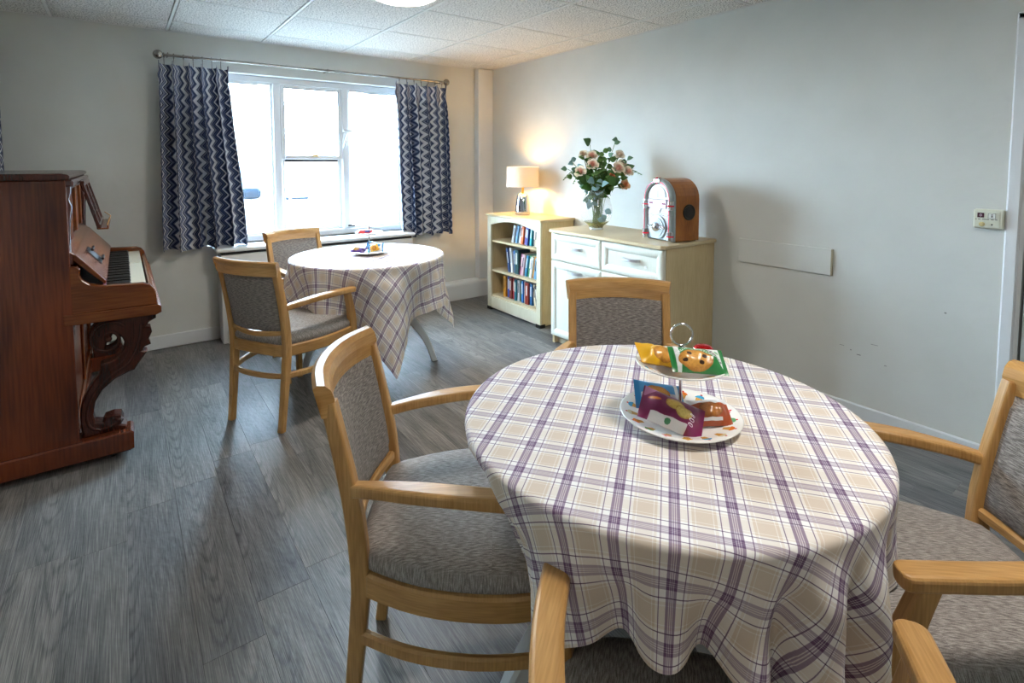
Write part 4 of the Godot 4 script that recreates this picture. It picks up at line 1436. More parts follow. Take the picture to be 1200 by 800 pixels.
# ---------------------------------------------------------------- table lamp
func build_lamp() -> void:
	var t := thing("table_lamp", "lit table lamp with a mirrored bottle base and white drum shade on the bookcase", "lamp", Vector3(-0.195, 0.85, 0.80))
	var st := tool()
	lathe(st, [Vector2(0, 0.001), Vector2(0.060, 0.001), Vector2(0.064, 0.008), Vector2(0.065, 0.03), Vector2(0.062, 0.08), Vector2(0.054, 0.135), Vector2(0.046, 0.168), Vector2(0.032, 0.182), Vector2(0.014, 0.187), Vector2(0.0, 0.187)], 40)
	part(st, "base", mat(Color(0.75, 0.77, 0.80), 0.12, 1.0), t)
	st = tool()
	lathe(st, [Vector2(0, 0.187), Vector2(0.011, 0.187), Vector2(0.011, 0.262), Vector2(0.0, 0.262)], 16)
	part(st, "lamp_holder", M.brass, t)
	st = tool()
	lathe(st, [Vector2(0.136, 0.240), Vector2(0.1375, 0.240), Vector2(0.1375, 0.410), Vector2(0.136, 0.410), Vector2(0.136, 0.240)], 56)
	var sh := mat(Color(0.90, 0.88, 0.83), 0.85)
	sh.backlight_enabled = true
	sh.backlight = Color(0.55, 0.53, 0.50)
	part(st, "lamp_shade", sh, t)
	st = tool()
	for a in [0.0, TAU / 3, 2 * TAU / 3]:
		rod(st, Vector3(0, 0.262, 0), Vector3(cos(a) * 0.136, 0.245, sin(a) * 0.136), 0.0015, 6)
	part(st, "shade_carrier", M.steel, t)
	st = tool()
	ball(st, Vector3(0, 0.305, 0), 0.03, 16, 1.25)
	var bm := mat(Color(1, 0.95, 0.85), 0.3)
	bm.emission_enabled = true
	bm.emission = Color(1.0, 0.78, 0.48)
	bm.emission_energy_multiplier = 6.0
	part(st, "bulb", bm, t)
	var l := OmniLight3D.new()
	l.name = "bulb_light"
	l.light_color = Color(1.0, 0.78, 0.48)
	l.light_energy = 0.27
	l.light_size = 0.03
	l.omni_range = 8.0
	l.omni_attenuation = 2.0
	l.shadow_enabled = true
	t.add_child(l)
	l.position = Vector3(0, 0.305, 0)

# ---------------------------------------------------------------- jukebox radio
func build_radio() -> void:
	# local axes: z towards the viewer (front), x right, y up
	var t := thing("jukebox_radio", "small jukebox style radio with arched chrome front and walnut case on the sideboard", "radio", Vector3(-0.245, 0.826, 2.352), deg_to_rad(-100.0))
	var W := 0.125
	var H := 0.375
	var arch := func(w: float, inset: float) -> PackedVector2Array:
		var p := PackedVector2Array([Vector2(w - inset, 0.006 + inset)])
		for k in 17:
			var a := PI * k / 16.0
			p.append(Vector2(cos(a) * (w - inset), H - w + sin(a) * (w - inset)))
		p.append(Vector2(-w + inset, 0.006 + inset))
		return p
	var st := tool()
	prism(st, arch.call(W, 0.0), -0.105, 0.080, 0.003)
	var walnut := tmat(tex(wood_image(256, 256, Color("a8651f"), Color("6e3b10"), 81, 0.7, 0.3, 0.4)), 3.0, 0.3)
	part(st, "case", walnut, t)
	var silver := mat(Color(0.60, 0.64, 0.66), 0.35, 0.5)
	st = tool()
	prism(st, arch.call(W + 0.002, 0.0), 0.080, 0.100, 0.004)
	part(st, "front_frame", silver, t)
	st = tool()
	prism(st, arch.call(W, 0.030), 0.100, 0.104, 0.0)
	part(st, "front_plate", mat(Color(0.52, 0.50, 0.49), 0.35, 0.5), t)
	# light tubes round the arch
	var path := []
	for s in [-1.0]:
		path.append(Vector3(-0.106, 0.05, 0.104))
	for k in 21:
		var a := PI - PI * k / 20.0
		path.append(Vector3(cos(a) * 0.106, H - W + sin(a) * 0.106, 0.104))
	path.append(Vector3(0.106, 0.05, 0.104))
	st = tool()
	sweep(st, path, [csec(0.015, 12)], Vector3(0, 0, 1), true)
	part(st, "arch_tube", mat(Color(0.66, 0.71, 0.72), 0.25, 0.1), t)
	st = tool()
	var stripe := []
	for p in path: stripe.append(p + Vector3(0, 0, 0.0125))
	sweep(st, stripe, [rsec(0.007, 0.007, 0.001)], Vector3(0, 0, 1))
	part(st, "red_stripe", mat(Color(0.85, 0.12, 0.25), 0.25), t)
	for c in [[-0.106, 0.035], [0.106, 0.035], [-0.106, 0.215], [0.106, 0.215]]:
		st = tool()
		sweep(st, [Vector3(c[0], c[1] - 0.027, 0.104), Vector3(c[0], c[1] + 0.027, 0.104)], [csec(0.021, 14)], Vector3(0, 0, 1), true)
		var cap := part(st, "chrome_cap", M.chrome, t)
		st = tool()
		sweep(st, [Vector3(c[0], c[1] - 0.004, 0.104), Vector3(c[0], c[1] + 0.004, 0.104)], [csec(0.0225, 14)], Vector3(0, 0, 1), true)
		part(st, "red_band", mat(Color(0.85, 0.12, 0.25), 0.25), cap)
	st = tool()
	box(st, Vector3(-0.032, H - 0.034, 0.088), Vector3(0.032, H + 0.004, 0.124), 0.010)
	var crown := part(st, "crown_cap", M.chrome, t)
	boxp("red_band", mat(Color(0.85, 0.12, 0.25), 0.25), crown, Vector3(-0.005, H - 0.034, 0.087), Vector3(0.005, H + 0.006, 0.1255), 0.002)
	# dial window, button panel, disc door
	st = tool()
	var half := PackedVector2Array()
	for k in 17:
		var a := PI * k / 16.0
		half.append(Vector2(cos(a) * 0.066, 0.262 + sin(a) * 0.068))
	prism(st, half, 0.104, 0.108, 0.001)
	var dial := part(st, "dial_window", mat(Color(0.70, 0.74, 0.77), 0.2), t)
	st = tool()
	box(st, Vector3(-0.004, 0.262, 0.108), Vector3(0.002, 0.300, 0.1085))
	box(st, Vector3(0.005, 0.275, 0.108), Vector3(0.04, 0.2765, 0.1085))
	part(st, "dial_print", mat(Color(0.45, 0.55, 0.6), 0.5), dial)
	st = tool()
	box(st, Vector3(-0.082, 0.195, 0.103), Vector3(0.078, 0.250, 0.113), 0.004)
	var panel := part(st, "button_panel", mat(Color(0.70, 0.66, 0.69), 0.3, 0.2), t)
	boxp("display", mat(Color(0.80, 0.82, 0.82), 0.3), panel, Vector3(-0.028, 0.215, 0.113), Vector3(0.028, 0.245, 0.1145), 0.001)
	for b in [-0.062, -0.045, 0.045, 0.062]:
		st = tool()
		ball(st, Vector3(b, 0.225, 0.1135), 0.006, 10)
		part(st, "button", mat(Color(0.75, 0.45, 0.55), 0.3), panel)
	st = tool()
	prism(st, PackedVector2Array([Vector2(-0.03, 0.196), Vector2(0.03, 0.196), Vector2(0.012, 0.168), Vector2(-0.012, 0.168)]), 0.104, 0.110, 0.001)
	part(st, "badge", mat(Color(0.80, 0.82, 0.85), 0.2, 0.6), t)
	st = tool()
	box(st, Vector3(-0.085, 0.155, 0.104), Vector3(0.085, 0.163, 0.108), 0.002)
	part(st, "cross_rib", M.chrome, t)
	var ring := []
	for r in [[0.070, 0.104, 0.112], [0.056, 0.110, 0.117], [0.042, 0.115, 0.120]]:
		st = tool()
		sweep(st, [Vector3(0, 0.083, r[1]), Vector3(0, 0.083, r[2])], [csec(r[0], 32)], Vector3.UP)
		ring.append(part(st, "disc_ring", mat(Color(0.62, 0.66, 0.67), 0.3, 0.3), t))
	st = tool()
	lathe(st, [Vector2(0.030, 0.0), Vector2(0.026, 0.010), Vector2(0.014, 0.016), Vector2(0, 0.018)], 24)
	var dome := part(st, "disc_dome", M.chrome, t)
	dome.transform = Transform3D(Basis(Vector3.RIGHT, PI / 2), Vector3(0, 0.083, 0.119))
	boxp("disc_bar", M.chrome, t, Vector3(-0.074, 0.074, 0.115), Vector3(0.074, 0.092, 0.125), 0.003)
	# round speakers in both sides
	for s in [-1.0, 1.0]:
		st = tool()
		sweep(st, [Vector3(s * (W - 0.004), 0.175, -0.020), Vector3(s * (W + 0.003), 0.175, -0.020)], [csec(0.046, 28)], Vector3.UP)
		var sp := part(st, "speaker", M.black, t)
		st = tool()
		torus(st, Vector3(s * (W + 0.002), 0.175, -0.020), 0.043, 0.005, Vector3.RIGHT, 28, 8)
		part(st, "speaker_ring", mat(Color(0.05, 0.05, 0.055), 0.35), sp)
	for p in [Vector2(-0.1, -0.08), Vector2(0.1, -0.08), Vector2(-0.1, 0.07), Vector2(0.1, 0.07)]:
		boxp("foot", M.black, t, Vector3(p.x - 0.012, 0.0, p.y - 0.012), Vector3(p.x + 0.012, 0.008, p.y + 0.012))

# ---------------------------------------------------------------- vase and flowers
func build_flowers() -> void:
	var base := Vector3(-0.262, 0.826, 1.735)
	var t := thing("glass_vase", "clear teardrop glass vase with a little water and pebbles on the sideboard", "vase", base)
	var prof := [Vector2(0.052, 0.0), Vector2(0.050, 0.018), Vector2(0.060, 0.030), Vector2(0.090, 0.055), Vector2(0.108, 0.090), Vector2(0.113, 0.130), Vector2(0.107, 0.175), Vector2(0.092, 0.215), Vector2(0.078, 0.245), Vector2(0.070, 0.275)]
	var sm := []
	for p in smooth2(prof, 30): sm.append(p)
	var st := tool()
	lathe(st, sm, 48, Vector3.ZERO, 3.0)
	var rim := []
	var gl := glass(0.10)
	part(st, "glass_wall", gl, t)
	st = tool()
	torus(st, Vector3(0, 0.275, 0), 0.070, 0.0022, Vector3.UP, 40, 8)
	part(st, "rim", glass(0.25), t)
	st = tool()
	lathe(st, [Vector2(0, 0.012), Vector2(0.047, 0.014), Vector2(0.057, 0.031), Vector2(0.086, 0.055), Vector2(0.087, 0.057), Vector2(0, 0.057)], 40)
	var water := mat(Color(0.58, 0.60, 0.16, 0.6), 0.05)
	water.transparency = BaseMaterial3D.TRANSPARENCY_ALPHA
	part(st, "water", water, t)
	st = tool()
	lathe(st, [Vector2(0, 0.001), Vector2(0.050, 0.001), Vector2(0.048, 0.012), Vector2(0, 0.013)], 40)
	part(st, "thick_foot", glass(0.35), t)
	for k in 16:
		st = tool()
		var a := rng.randf() * TAU
		var r := sqrt(rng.randf()) * 0.038
		ball(st, Vector3(cos(a) * r, 0.024 + rng.randf() * 0.012, sin(a) * r), rng.randf_range(0.008, 0.012), 8, 0.7)
		part(st, "pebble", [M.maple_h, mat(Color(0.42, 0.33, 0.26), 0.4), mat(Color(0.62, 0.55, 0.45), 0.4)][k % 3], t)
	# the bouquet is laid out across the view: u to the right as seen from the room, v up, w towards the room
	var right := Vector3(0.804, 0, 0.595)
	var towards := Vector3(-0.595, 0, 0.804)
	var green := mat(Color(0.34, 0.50, 0.24), 0.55)
	var stem_green := mat(Color(0.36, 0.46, 0.20), 0.5)
	for m in [green, stem_green]:
		m.backlight_enabled = true
		m.backlight = Color(0.08, 0.12, 0.04)
	var petal := mat(Color.WHITE, 0.7)
	petal.vertex_color_use_as_albedo = true
	petal.backlight_enabled = true
	petal.backlight = Color(0.12, 0.10, 0.08)
	var roses := [
		[676, 203, 0.10, 0.038, 0, "pale pink rose at the left of the bouquet, fully open"],
		[689, 195, 0.13, 0.038, 0, "pale pink rose left of centre in the bouquet"],
		[690, 185, 0.06, 0.036, 0, "pink rose high in the left half of the bouquet"],
		[681, 183, 0.02, 0.030, 1, "half open cream rose at the upper left of the bouquet"],
		[718, 199, 0.12, 0.042, 0, "large peach rose right of centre in the bouquet"],
		[730, 203, 0.09, 0.036, 0, "peach rose at the right of the bouquet"],
		[722, 184, 0.04, 0.036, 1, "cream rose at the top right of the bouquet"],
		[726, 194, 0.02, 0.034, 1, "cream rose tucked behind the right-hand peach roses"],
		[727, 218, 0.08, 0.036, 2, "apricot rose hanging lowest at the right of the bouquet"],
		[712, 208, 0.11, 0.024, 3, "small coral rose bud in the middle of the bouquet"]]
	for q in roses:
		var u: float = (q[0] - 697.0) / 165.0
		var v: float = (270.0 - q[1]) / 165.0
		var at: Vector3 = right * u + towards * q[2] + Vector3(0, v, 0)
		var o := thing("rose", q[5], "rose", base, 0.0, "roses in the glass vase")
		var head := put(rose_mesh(q[3] * 1.15, q[4], int(q[0])), "bloom", petal, o)
		var dir := (at - Vector3(0, 0.24, 0)).normalized() * 0.5 + towards * 0.75 + Vector3(0, 0.25, 0)
		var y := dir.normalized()
		var x := y.cross(Vector3(0.3, 0.2, 0.9)).normalized()
		head.transform = Transform3D(Basis(x, y, x.cross(y)), at)
		st = tool()
		var foot := right * rng.randf_range(-0.035, 0.035) + towards * rng.randf_range(-0.035, 0.035) + Vector3(0, 0.03, 0)
		var neck := Vector3(at.x * 0.30, 0.265, at.z * 0.30)
		sweep(st, lerp_path([foot, neck, at - y * 0.02], 12), [csec(0.0028, 6)], Vector3(0.3, 0.1, 0.9), true)
		part(st, "stem", stem_green, o)
		st = tool()
		for k in 3:
			var f := 0.45 + 0.22 * k
			var b: Vector3 = neck.lerp(at, f)
			leaf(st, b, (right * (1.0 if k % 2 else -1.0) + Vector3(0, 0.2, 0) + towards * 0.6).normalized(), 0.055, 0.034)
		part(st, "foliage", green, o)
	# eucalyptus, ferns and leaves
	var euc := mat(Color(0.38, 0.52, 0.40), 0.6)
	var blue := mat(Color(0.50, 0.66, 0.66), 0.6)
	var dark := mat(Color(0.22, 0.40, 0.15), 0.5)
	var sprigs := [
		[663, 200, 0.03, euc, 0.014, 11, "eucalyptus sprig spreading out at the far left of the bouquet"],
		[667, 190, 0.00, blue, 0.014, 10, "blue-green eucalyptus sprig at the left of the bouquet"],
		[689, 172, 0.00, dark, 0.024, 7, "round dark leaves standing high at the left of the bouquet"],
		[719, 166, 0.00, euc, 0.014, 9, "eucalyptus tip rising highest out of the bouquet"],
		[703, 180, 0.07, green, 0.014, 14, "light green leafy sprig in the middle of the bouquet"],
		[733, 189, 0.01, euc, 0.014, 10, "eucalyptus sprig at the right behind the peach roses"],
		[705, 205, 0.10, dark, 0.022, 10, "dark green leaves in the heart of the bouquet"],
		[714, 217, 0.13, dark, 0.026, 5, "broad dark leaves drooping over the right of the rim"],
		[680, 214, 0.12, dark, 0.026, 5, "broad dark leaves drooping over the left of the rim"],
		[690, 212, 0.13, blue, 0.020, 5, "pale blue-green leaves at the front of the bouquet"],
		[700, 219, 0.12, blue, 0.020, 4, "grey-green leaf hanging over the middle of the rim"],
		[696, 190, 0.02, dark, 0.018, 14, "dark green leaves filling the gaps behind the left-hand roses"],
		[711, 190, 0.03, green, 0.016, 14, "mid green leaves filling the gaps behind the right-hand roses"],
		[697, 205, 0.09, green, 0.016, 12, "mid green leaves low in the middle of the bouquet"],
		[736, 197, 0.03, dark, 0.016, 9, "dark green leaves at the right edge of the bouquet"],
		[669, 208, 0.04, green, 0.014, 9, "mid green leaves at the left edge of the bouquet"]]
	for q in sprigs:
		var at: Vector3 = right * ((q[0] - 697.0) / 165.0) + towards * q[2] + Vector3(0, (270.0 - q[1]) / 165.0, 0)
		var o := thing("foliage_sprig", q[6], "foliage", base, 0.0, "greenery in the glass vase")
		var neck := Vector3(at.x * 0.25, 0.265, at.z * 0.25)
		var path := lerp_path([right * rng.randf_range(-0.035, 0.035) + towards * rng.randf_range(-0.035, 0.035) + Vector3(0, 0.03, 0), neck, neck.lerp(at, 0.55) + Vector3(0, 0.02, 0), at], 16)
		st = tool()
		sweep(st, path, [csec(0.002, 6)], Vector3(0.3, 0.1, 0.9), true)
		part(st, "stem", stem_green, o)
		st = tool()
		for k in q[5]:
			var f: float = 0.5 + 0.5 * k / (q[5] - 1.0)
			var b: Vector3 = path[mini(15, int(f * 15.0))] + right * rng.randf_range(-0.012, 0.012) + towards * rng.randf_range(-0.02, 0.02)
			var s := 1.0 if k % 2 else -1.0
			leaf(st, b, (right * s * rng.randf_range(0.5, 1.0) + Vector3(0, rng.randf_range(-0.2, 0.6), 0) + towards * rng.randf_range(-0.4, 0.7)).normalized(), q[4] * 3.2, q[4] * 2.6)
		part(st, "leaves", q[3], o)
	for q in [[658, 212, 0.05, "feathery fern frond drooping at the left of the bouquet"], [669, 216, 0.06, "feathery fern frond drooping beside the left-hand rose"], [747, 206, 0.04, "feathery fern frond drooping at the far right of the bouquet"]]:
		var at: Vector3 = right * ((q[0] - 697.0) / 165.0) + towards * q[2] + Vector3(0, (270.0 - q[1]) / 165.0, 0)
		var o := thing("fern_frond", q[3], "foliage", base, 0.0, "greenery in the glass vase")
		var neck := Vector3(at.x * 0.25, 0.265, at.z * 0.25)
		var path := lerp_path([right * rng.randf_range(-0.035, 0.035) + towards * rng.randf_range(-0.035, 0.035) + Vector3(0, 0.03, 0), neck, neck.lerp(at, 0.6) + Vector3(0, 0.085, 0), at], 24)
		st = tool()
		sweep(st, path, [csec(0.0018, 6)], Vector3(0.3, 0.1, 0.9), true)
		part(st, "stem", stem_green, o)
		st = tool()
		for k in range(9, 24):
			for s in [-1.0, 1.0]:
				var tip := 0.042 * (1.0 - (k - 9) / 17.0)
				leaf(st, path[k], (right * s * 0.6 + Vector3(0, -0.7, 0) + towards * s * 0.4).normalized(), tip, 0.007)
		part(st, "leaflets", green, o)
	# submerged leaves seen through the glass
	var o := thing("foliage_sprig", "grey-green leaves pressed against the inside of the vase", "foliage", base, 0.0, "greenery in the glass vase")
	st = tool()
	leaf(st, right * 0.05 + towards * 0.05 + Vector3(0, 0.14, 0), (right + Vector3(0, -0.5, 0)).normalized(), 0.055, 0.045)
	leaf(st, right * 0.03 + towards * 0.06 + Vector3(0, 0.11, 0), (right * 0.4 + Vector3(0, -1, 0)).normalized(), 0.055, 0.045)
	leaf(st, right * -0.05 + towards * 0.04 + Vector3(0, 0.21, 0), (right * -0.2 + Vector3(0, -1, 0)).normalized(), 0.07, 0.045)
	leaf(st, right * 0.0 + towards * 0.06 + Vector3(0, 0.08, 0), (right * 0.7 + Vector3(0, -0.3, 0)).normalized(), 0.05, 0.04)
	part(st, "leaves", blue, o)

func leaf(st: SurfaceTool, at: Vector3, dir: Vector3, length: float, width: float) -> void:
	var side := dir.cross(Vector3(-0.595 + rng.randf_range(-0.5, 0.5), 0.35 + rng.randf_range(-0.4, 0.4), 0.804 + rng.randf_range(-0.5, 0.5))).normalized()
	var n := side.cross(dir).normalized()
	st.set_smooth_group(1)
	var prev := []
	for k in 6:
		var f := k / 5.0
		var w := width * 0.5 * sin(PI * pow(f, 0.75)) + 0.0004
		var c := at + dir * length * f + n * (0.12 * length * sin(PI * f))
		var row := [c - side * w + n * w * 0.25, c, c + side * w + n * w * 0.25]
		if prev:
			for i in 2:
				for v in [prev[i], row[i], row[i + 1], prev[i], row[i + 1], prev[i + 1]]: st.add_vertex(v)
		prev = row

func rose_mesh(r: float, kind: int, s: int) -> ArrayMesh:
	# petals wound round a tight heart; y is the axis of the flower
	var rr := RandomNumberGenerator.new()
	rr.seed = s
	var outer: Color = [Color(0.97, 0.90, 0.74), Color(0.95, 0.90, 0.74), Color(0.93, 0.62, 0.34), Color(0.80, 0.22, 0.10)][kind]
	var inner: Color = [Color(0.95, 0.50, 0.38), Color(0.92, 0.72, 0.55), Color(0.85, 0.30, 0.12), Color(0.70, 0.14, 0.07)][kind]
	var st := tool()
	st.set_smooth_group(1)
	var count := 22
	for p in count:
		var f := p / (count - 1.0)              # 0 heart .. 1 outside
		var a0 := p * 2.399
		var rad := r * (0.10 + 0.62 * f)
		var open := lerpf(0.05, 0.55, f * f)
		var hgt := r * lerpf(1.05, 0.85, f)
		var wide := lerpf(1.9, 1.05, f)
		var col := inner.lerp(outer, smoothstep(0.2, 0.75, f))
		var rows := []
		for j in 5:
			var v := j / 4.0
			var row := []
			for i in 6:
				var u := i / 5.0 * 2.0 - 1.0
				var a := a0 + u * wide * 0.5 * (0.35 + 0.65 * sin(PI * (0.15 + 0.6 * v)))
				var rd := rad * (0.35 + 0.65 * sqrt(v)) + r * open * v * v * 0.75
				var y := -r * 0.45 + hgt * v * (1.0 - 0.35 * open * v) - r * 0.10 * u * u * v
				y -= r * 0.25 * open * pow(v, 6.0)
				row.append(Vector3(cos(a) * rd, y, sin(a) * rd))
			rows.append(row)
		for j in 4:
			for i in 5:
				for q in [[j, i], [j + 1, i], [j + 1, i + 1], [j, i], [j + 1, i + 1], [j, i + 1]]:
					st.set_color(col.lerp(outer, 0.25 * pow(q[0] / 4.0, 3.0)))
					st.add_vertex(rows[q[0]][q[1]])
	return done(st)

# ---------------------------------------------------------------- cake stands and snacks
func plate_image(n: int) -> Image:
	var im := Image.create(n, n, false, Image.FORMAT_RGB8)
	im.fill(Color("f1efe9"))
	var tops := [Color("3f9ec4"), Color("e2b53a"), Color("e58f8f"), Color("63a06a"), Color("e4772e"), Color("d9c9a0")]
	var count := 17
	for k in count:
		var a := TAU * k / count
		var c := Vector2(n / 2.0, n / 2.0) + Vector2(cos(a), sin(a)) * n * 0.400
		var out := Vector2(cos(a), sin(a))
		var tan := out.orthogonal()
		var R := n * 0.050
		for y in range(int(c.y - R * 1.6), int(c.y + R * 1.6)):
			for x in range(int(c.x - R * 1.6), int(c.x + R * 1.6)):
				var d := Vector2(x, y) - c
				var p := Vector2(d.dot(tan) / R, d.dot(out) / R)
				if p.y < 0.1 and p.y > -1.0 and absf(p.x) < 0.62 + 0.25 * p.y:
					im.set_pixel(x, y, Color("d9a758") if int((p.x + 2.0) * 6.0) % 2 else Color("c48f45"))
				elif p.y >= 0.1 and Vector2(p.x / 0.85, (p.y - 0.1) / 0.75).length() < 1.0:
					im.set_pixel(x, y, tops[k % 6])
				elif Vector2(p.x, p.y - 0.95).length() < 0.22:
					im.set_pixel(x, y, Color("cf3b3b"))
	return im

func plate_mesh(r: float) -> ArrayMesh:
	var prof := [Vector2(0.0, 0.0), Vector2(r * 0.55, 0.0), Vector2(r * 0.62, 0.002), Vector2(r * 0.8, 0.008), Vector2(r * 0.985, 0.016), Vector2(r, 0.0185), Vector2(r * 0.98, 0.0195), Vector2(r * 0.8, 0.0125), Vector2(r * 0.64, 0.0065), Vector2(r * 0.55, 0.0045), Vector2(0.0, 0.0042)]
	var st := tool()
	var n := 56
	for i in prof.size() - 1:
		var p: Vector2 = prof[i]
		var q: Vector2 = prof[i + 1]
		st.set_smooth_group(1 if i < 4 else 2)
		for k in n:
			var a0 := TAU * k / n
			var a1 := TAU * ((k + 1) % n) / n
			var vs := [Vector3(p.x * cos(a1), p.y, p.x * sin(a1)), Vector3(q.x * cos(a1), q.y, q.x * sin(a1)), Vector3(q.x * cos(a0), q.y, q.x * sin(a0)), Vector3(p.x * cos(a0), p.y, p.x * sin(a0))]
			for t in [[0, 1, 2], [0, 2, 3]]:
				for m in t:
					var v: Vector3 = vs[m]
					st.set_uv(Vector2(0.5, 0.5) + Vector2(v.x, v.z) / (2.0 * r) if i >= 4 else Vector2(0.5, 0.5))
					st.add_vertex(v)
	return done(st)

func cake_stand(at: Vector3, r0: float, r1: float, h1: float, label: String) -> void:
	var t := thing("cake_stand", label, "cake stand", at, 0.0, "two tier cake stands")
	if not M.has("plate"):
		M.plate = tmat(tex(plate_image(512)), 1.0, 0.12, 0.5, false)
	var lower := put(plate_mesh(r0), "lower_plate", M.plate, t)
	lower.rotation.y = 0.2
	var upper := put(plate_mesh(r1), "upper_plate", M.plate, t)
	upper.position.y = h1
	upper.rotation.y = 0.9
	var st := tool()
	lathe(st, [Vector2(0, 0.004), Vector2(0.011, 0.004), Vector2(0.011, 0.008), Vector2(0.004, 0.012), Vector2(0.0035, h1 - 0.006), Vector2(0.010, h1 - 0.003), Vector2(0.010, h1), Vector2(0.0, h1)], 14)
	lathe(st, [Vector2(0, h1 + 0.004), Vector2(0.009, h1 + 0.004), Vector2(0.009, h1 + 0.008), Vector2(0.005, h1 + 0.012), Vector2(0.005, h1 + 0.040), Vector2(0.007, h1 + 0.043), Vector2(0.004, h1 + 0.048), Vector2(0.007, h1 + 0.052), Vector2(0.0, h1 + 0.056)], 14)
	part(st, "rod", M.chrome, t)
	st = tool()
	torus(st, Vector3(0, h1 + 0.080, 0), 0.024, 0.0026, Vector3(-0.595, 0, 0.804), 32, 8)
	part(st, "ring_handle", M.chrome, t)

# flow-wrapped packet: x along the packet, y up, z out of its printed face
func packet_mesh(w: float, h: float, d: float) -> ArrayMesh:
	var st := tool()
	var nx := 17
	var ny := 11
	var faces := []
	for s in [1.0, -1.0]:
		var g := []
		for j in ny:
			for i in nx:
				var u := i / (nx - 1.0) * 2.0 - 1.0
				var v := j / (ny - 1.0) * 2.0 - 1.0
				var fin := smoothstep(0.80, 0.90, absf(u))
				var bulge := pow(maxf(0.0, 1.0 - pow(absf(v), 2.0)), 0.7) * (1.0 - pow(absf(u) / 0.9, 4.0) if absf(u) < 0.9 else 0.0)
				var crease := 0.22 * sin(u * 9.0 + v * 4.0) * sin(v * 5.0 - u * 3.0)
				var z: float = s * (d * 0.5 * maxf(0.0, bulge + crease * bulge) + 0.0004) + fin * 0.002 * sin(v * 30.0)
				var y := v * h * 0.5 * (1.0 - 0.06 * bulge * (1.0 - absf(u)) + 0.05 * fin)
				g.append(Vector3(u * w * 0.5, y, z))
		faces.append(g)
	st.set_smooth_group(1)
	for f in 2:
		var g: Array = faces[f]
		for j in ny - 1:
			for i in nx - 1:
				var a := j * nx + i
				var idx := [a, a + nx, a + nx + 1, a, a + nx + 1, a + 1] if f == 0 else [a, a + nx + 1, a + nx, a, a + 1, a + nx + 1]
				for k in idx:
					var kk: int = k
					st.set_uv(Vector2((kk % nx) / (nx - 1.0), 1.0 - (kk / nx) / (ny - 1.0)))
					st.add_vertex(g[kk])
	return done(st)

const GLYPHS := {"F": [31, 16, 16, 30, 16, 16, 16], "R": [30, 17, 17, 30, 20, 18, 17], "U": [17, 17, 17, 17, 17, 17, 14], "I": [14, 4, 4, 4, 4, 4, 14], "T": [31, 4, 4, 4, 4, 4, 4], "S": [15, 16, 16, 14, 1, 1, 30], "H": [17, 17, 17, 31, 17, 17, 17], "O": [14, 17, 17, 17, 17, 17, 14], "C": [15, 16, 16, 16, 16, 16, 15], "A": [14, 17, 17, 31, 17, 17, 17], "K": [17, 18, 20, 24, 20, 18, 17], "E": [31, 16, 16, 30, 16, 16, 31], "B": [30, 17, 17, 30, 17, 17, 30], "N": [17, 25, 21, 19, 17, 17, 17]}

func letter(im: Image, ch: String, at: Vector2, px: float, turn: float, c: Color) -> void:
	if not GLYPHS.has(ch): return
	var g: Array = GLYPHS[ch]
	var e := Vector2(cos(turn), sin(turn))
	var f := Vector2(-sin(turn), cos(turn))
	for r in 7:
		for k in 5:
			if (g[r] >> (4 - k)) & 1:
				for sx in 3:
					for sy in 3:
						var p := at + e * (k - 2 + sx / 3.0) * px + f * (r - 3 + sy / 3.0) * px
						if p.x >= 0 and p.y >= 0 and p.x < im.get_width() and p.y < im.get_height(): im.set_pixelv(Vector2i(p), c)

func disc(im: Image, c: Vector2, r: Vector2, col: Color, edge: Color, grain := 0) -> void:
	var n := noise(grain + 200, 0.09, 3)
	for y in range(maxi(0, int(c.y - r.y)), mini(im.get_height(), int(c.y + r.y) + 1)):
		for x in range(maxi(0, int(c.x - r.x)), mini(im.get_width(), int(c.x + r.x) + 1)):
			var d := Vector2((x - c.x) / r.x, (y - c.y) / r.y).length()
			if d < 1.0:
				im.set_pixel(x, y, col.lerp(edge, clampf(pow(d, 4.0) + 0.5 * n.get_noise_2d(x, y), 0.0, 1.0)))

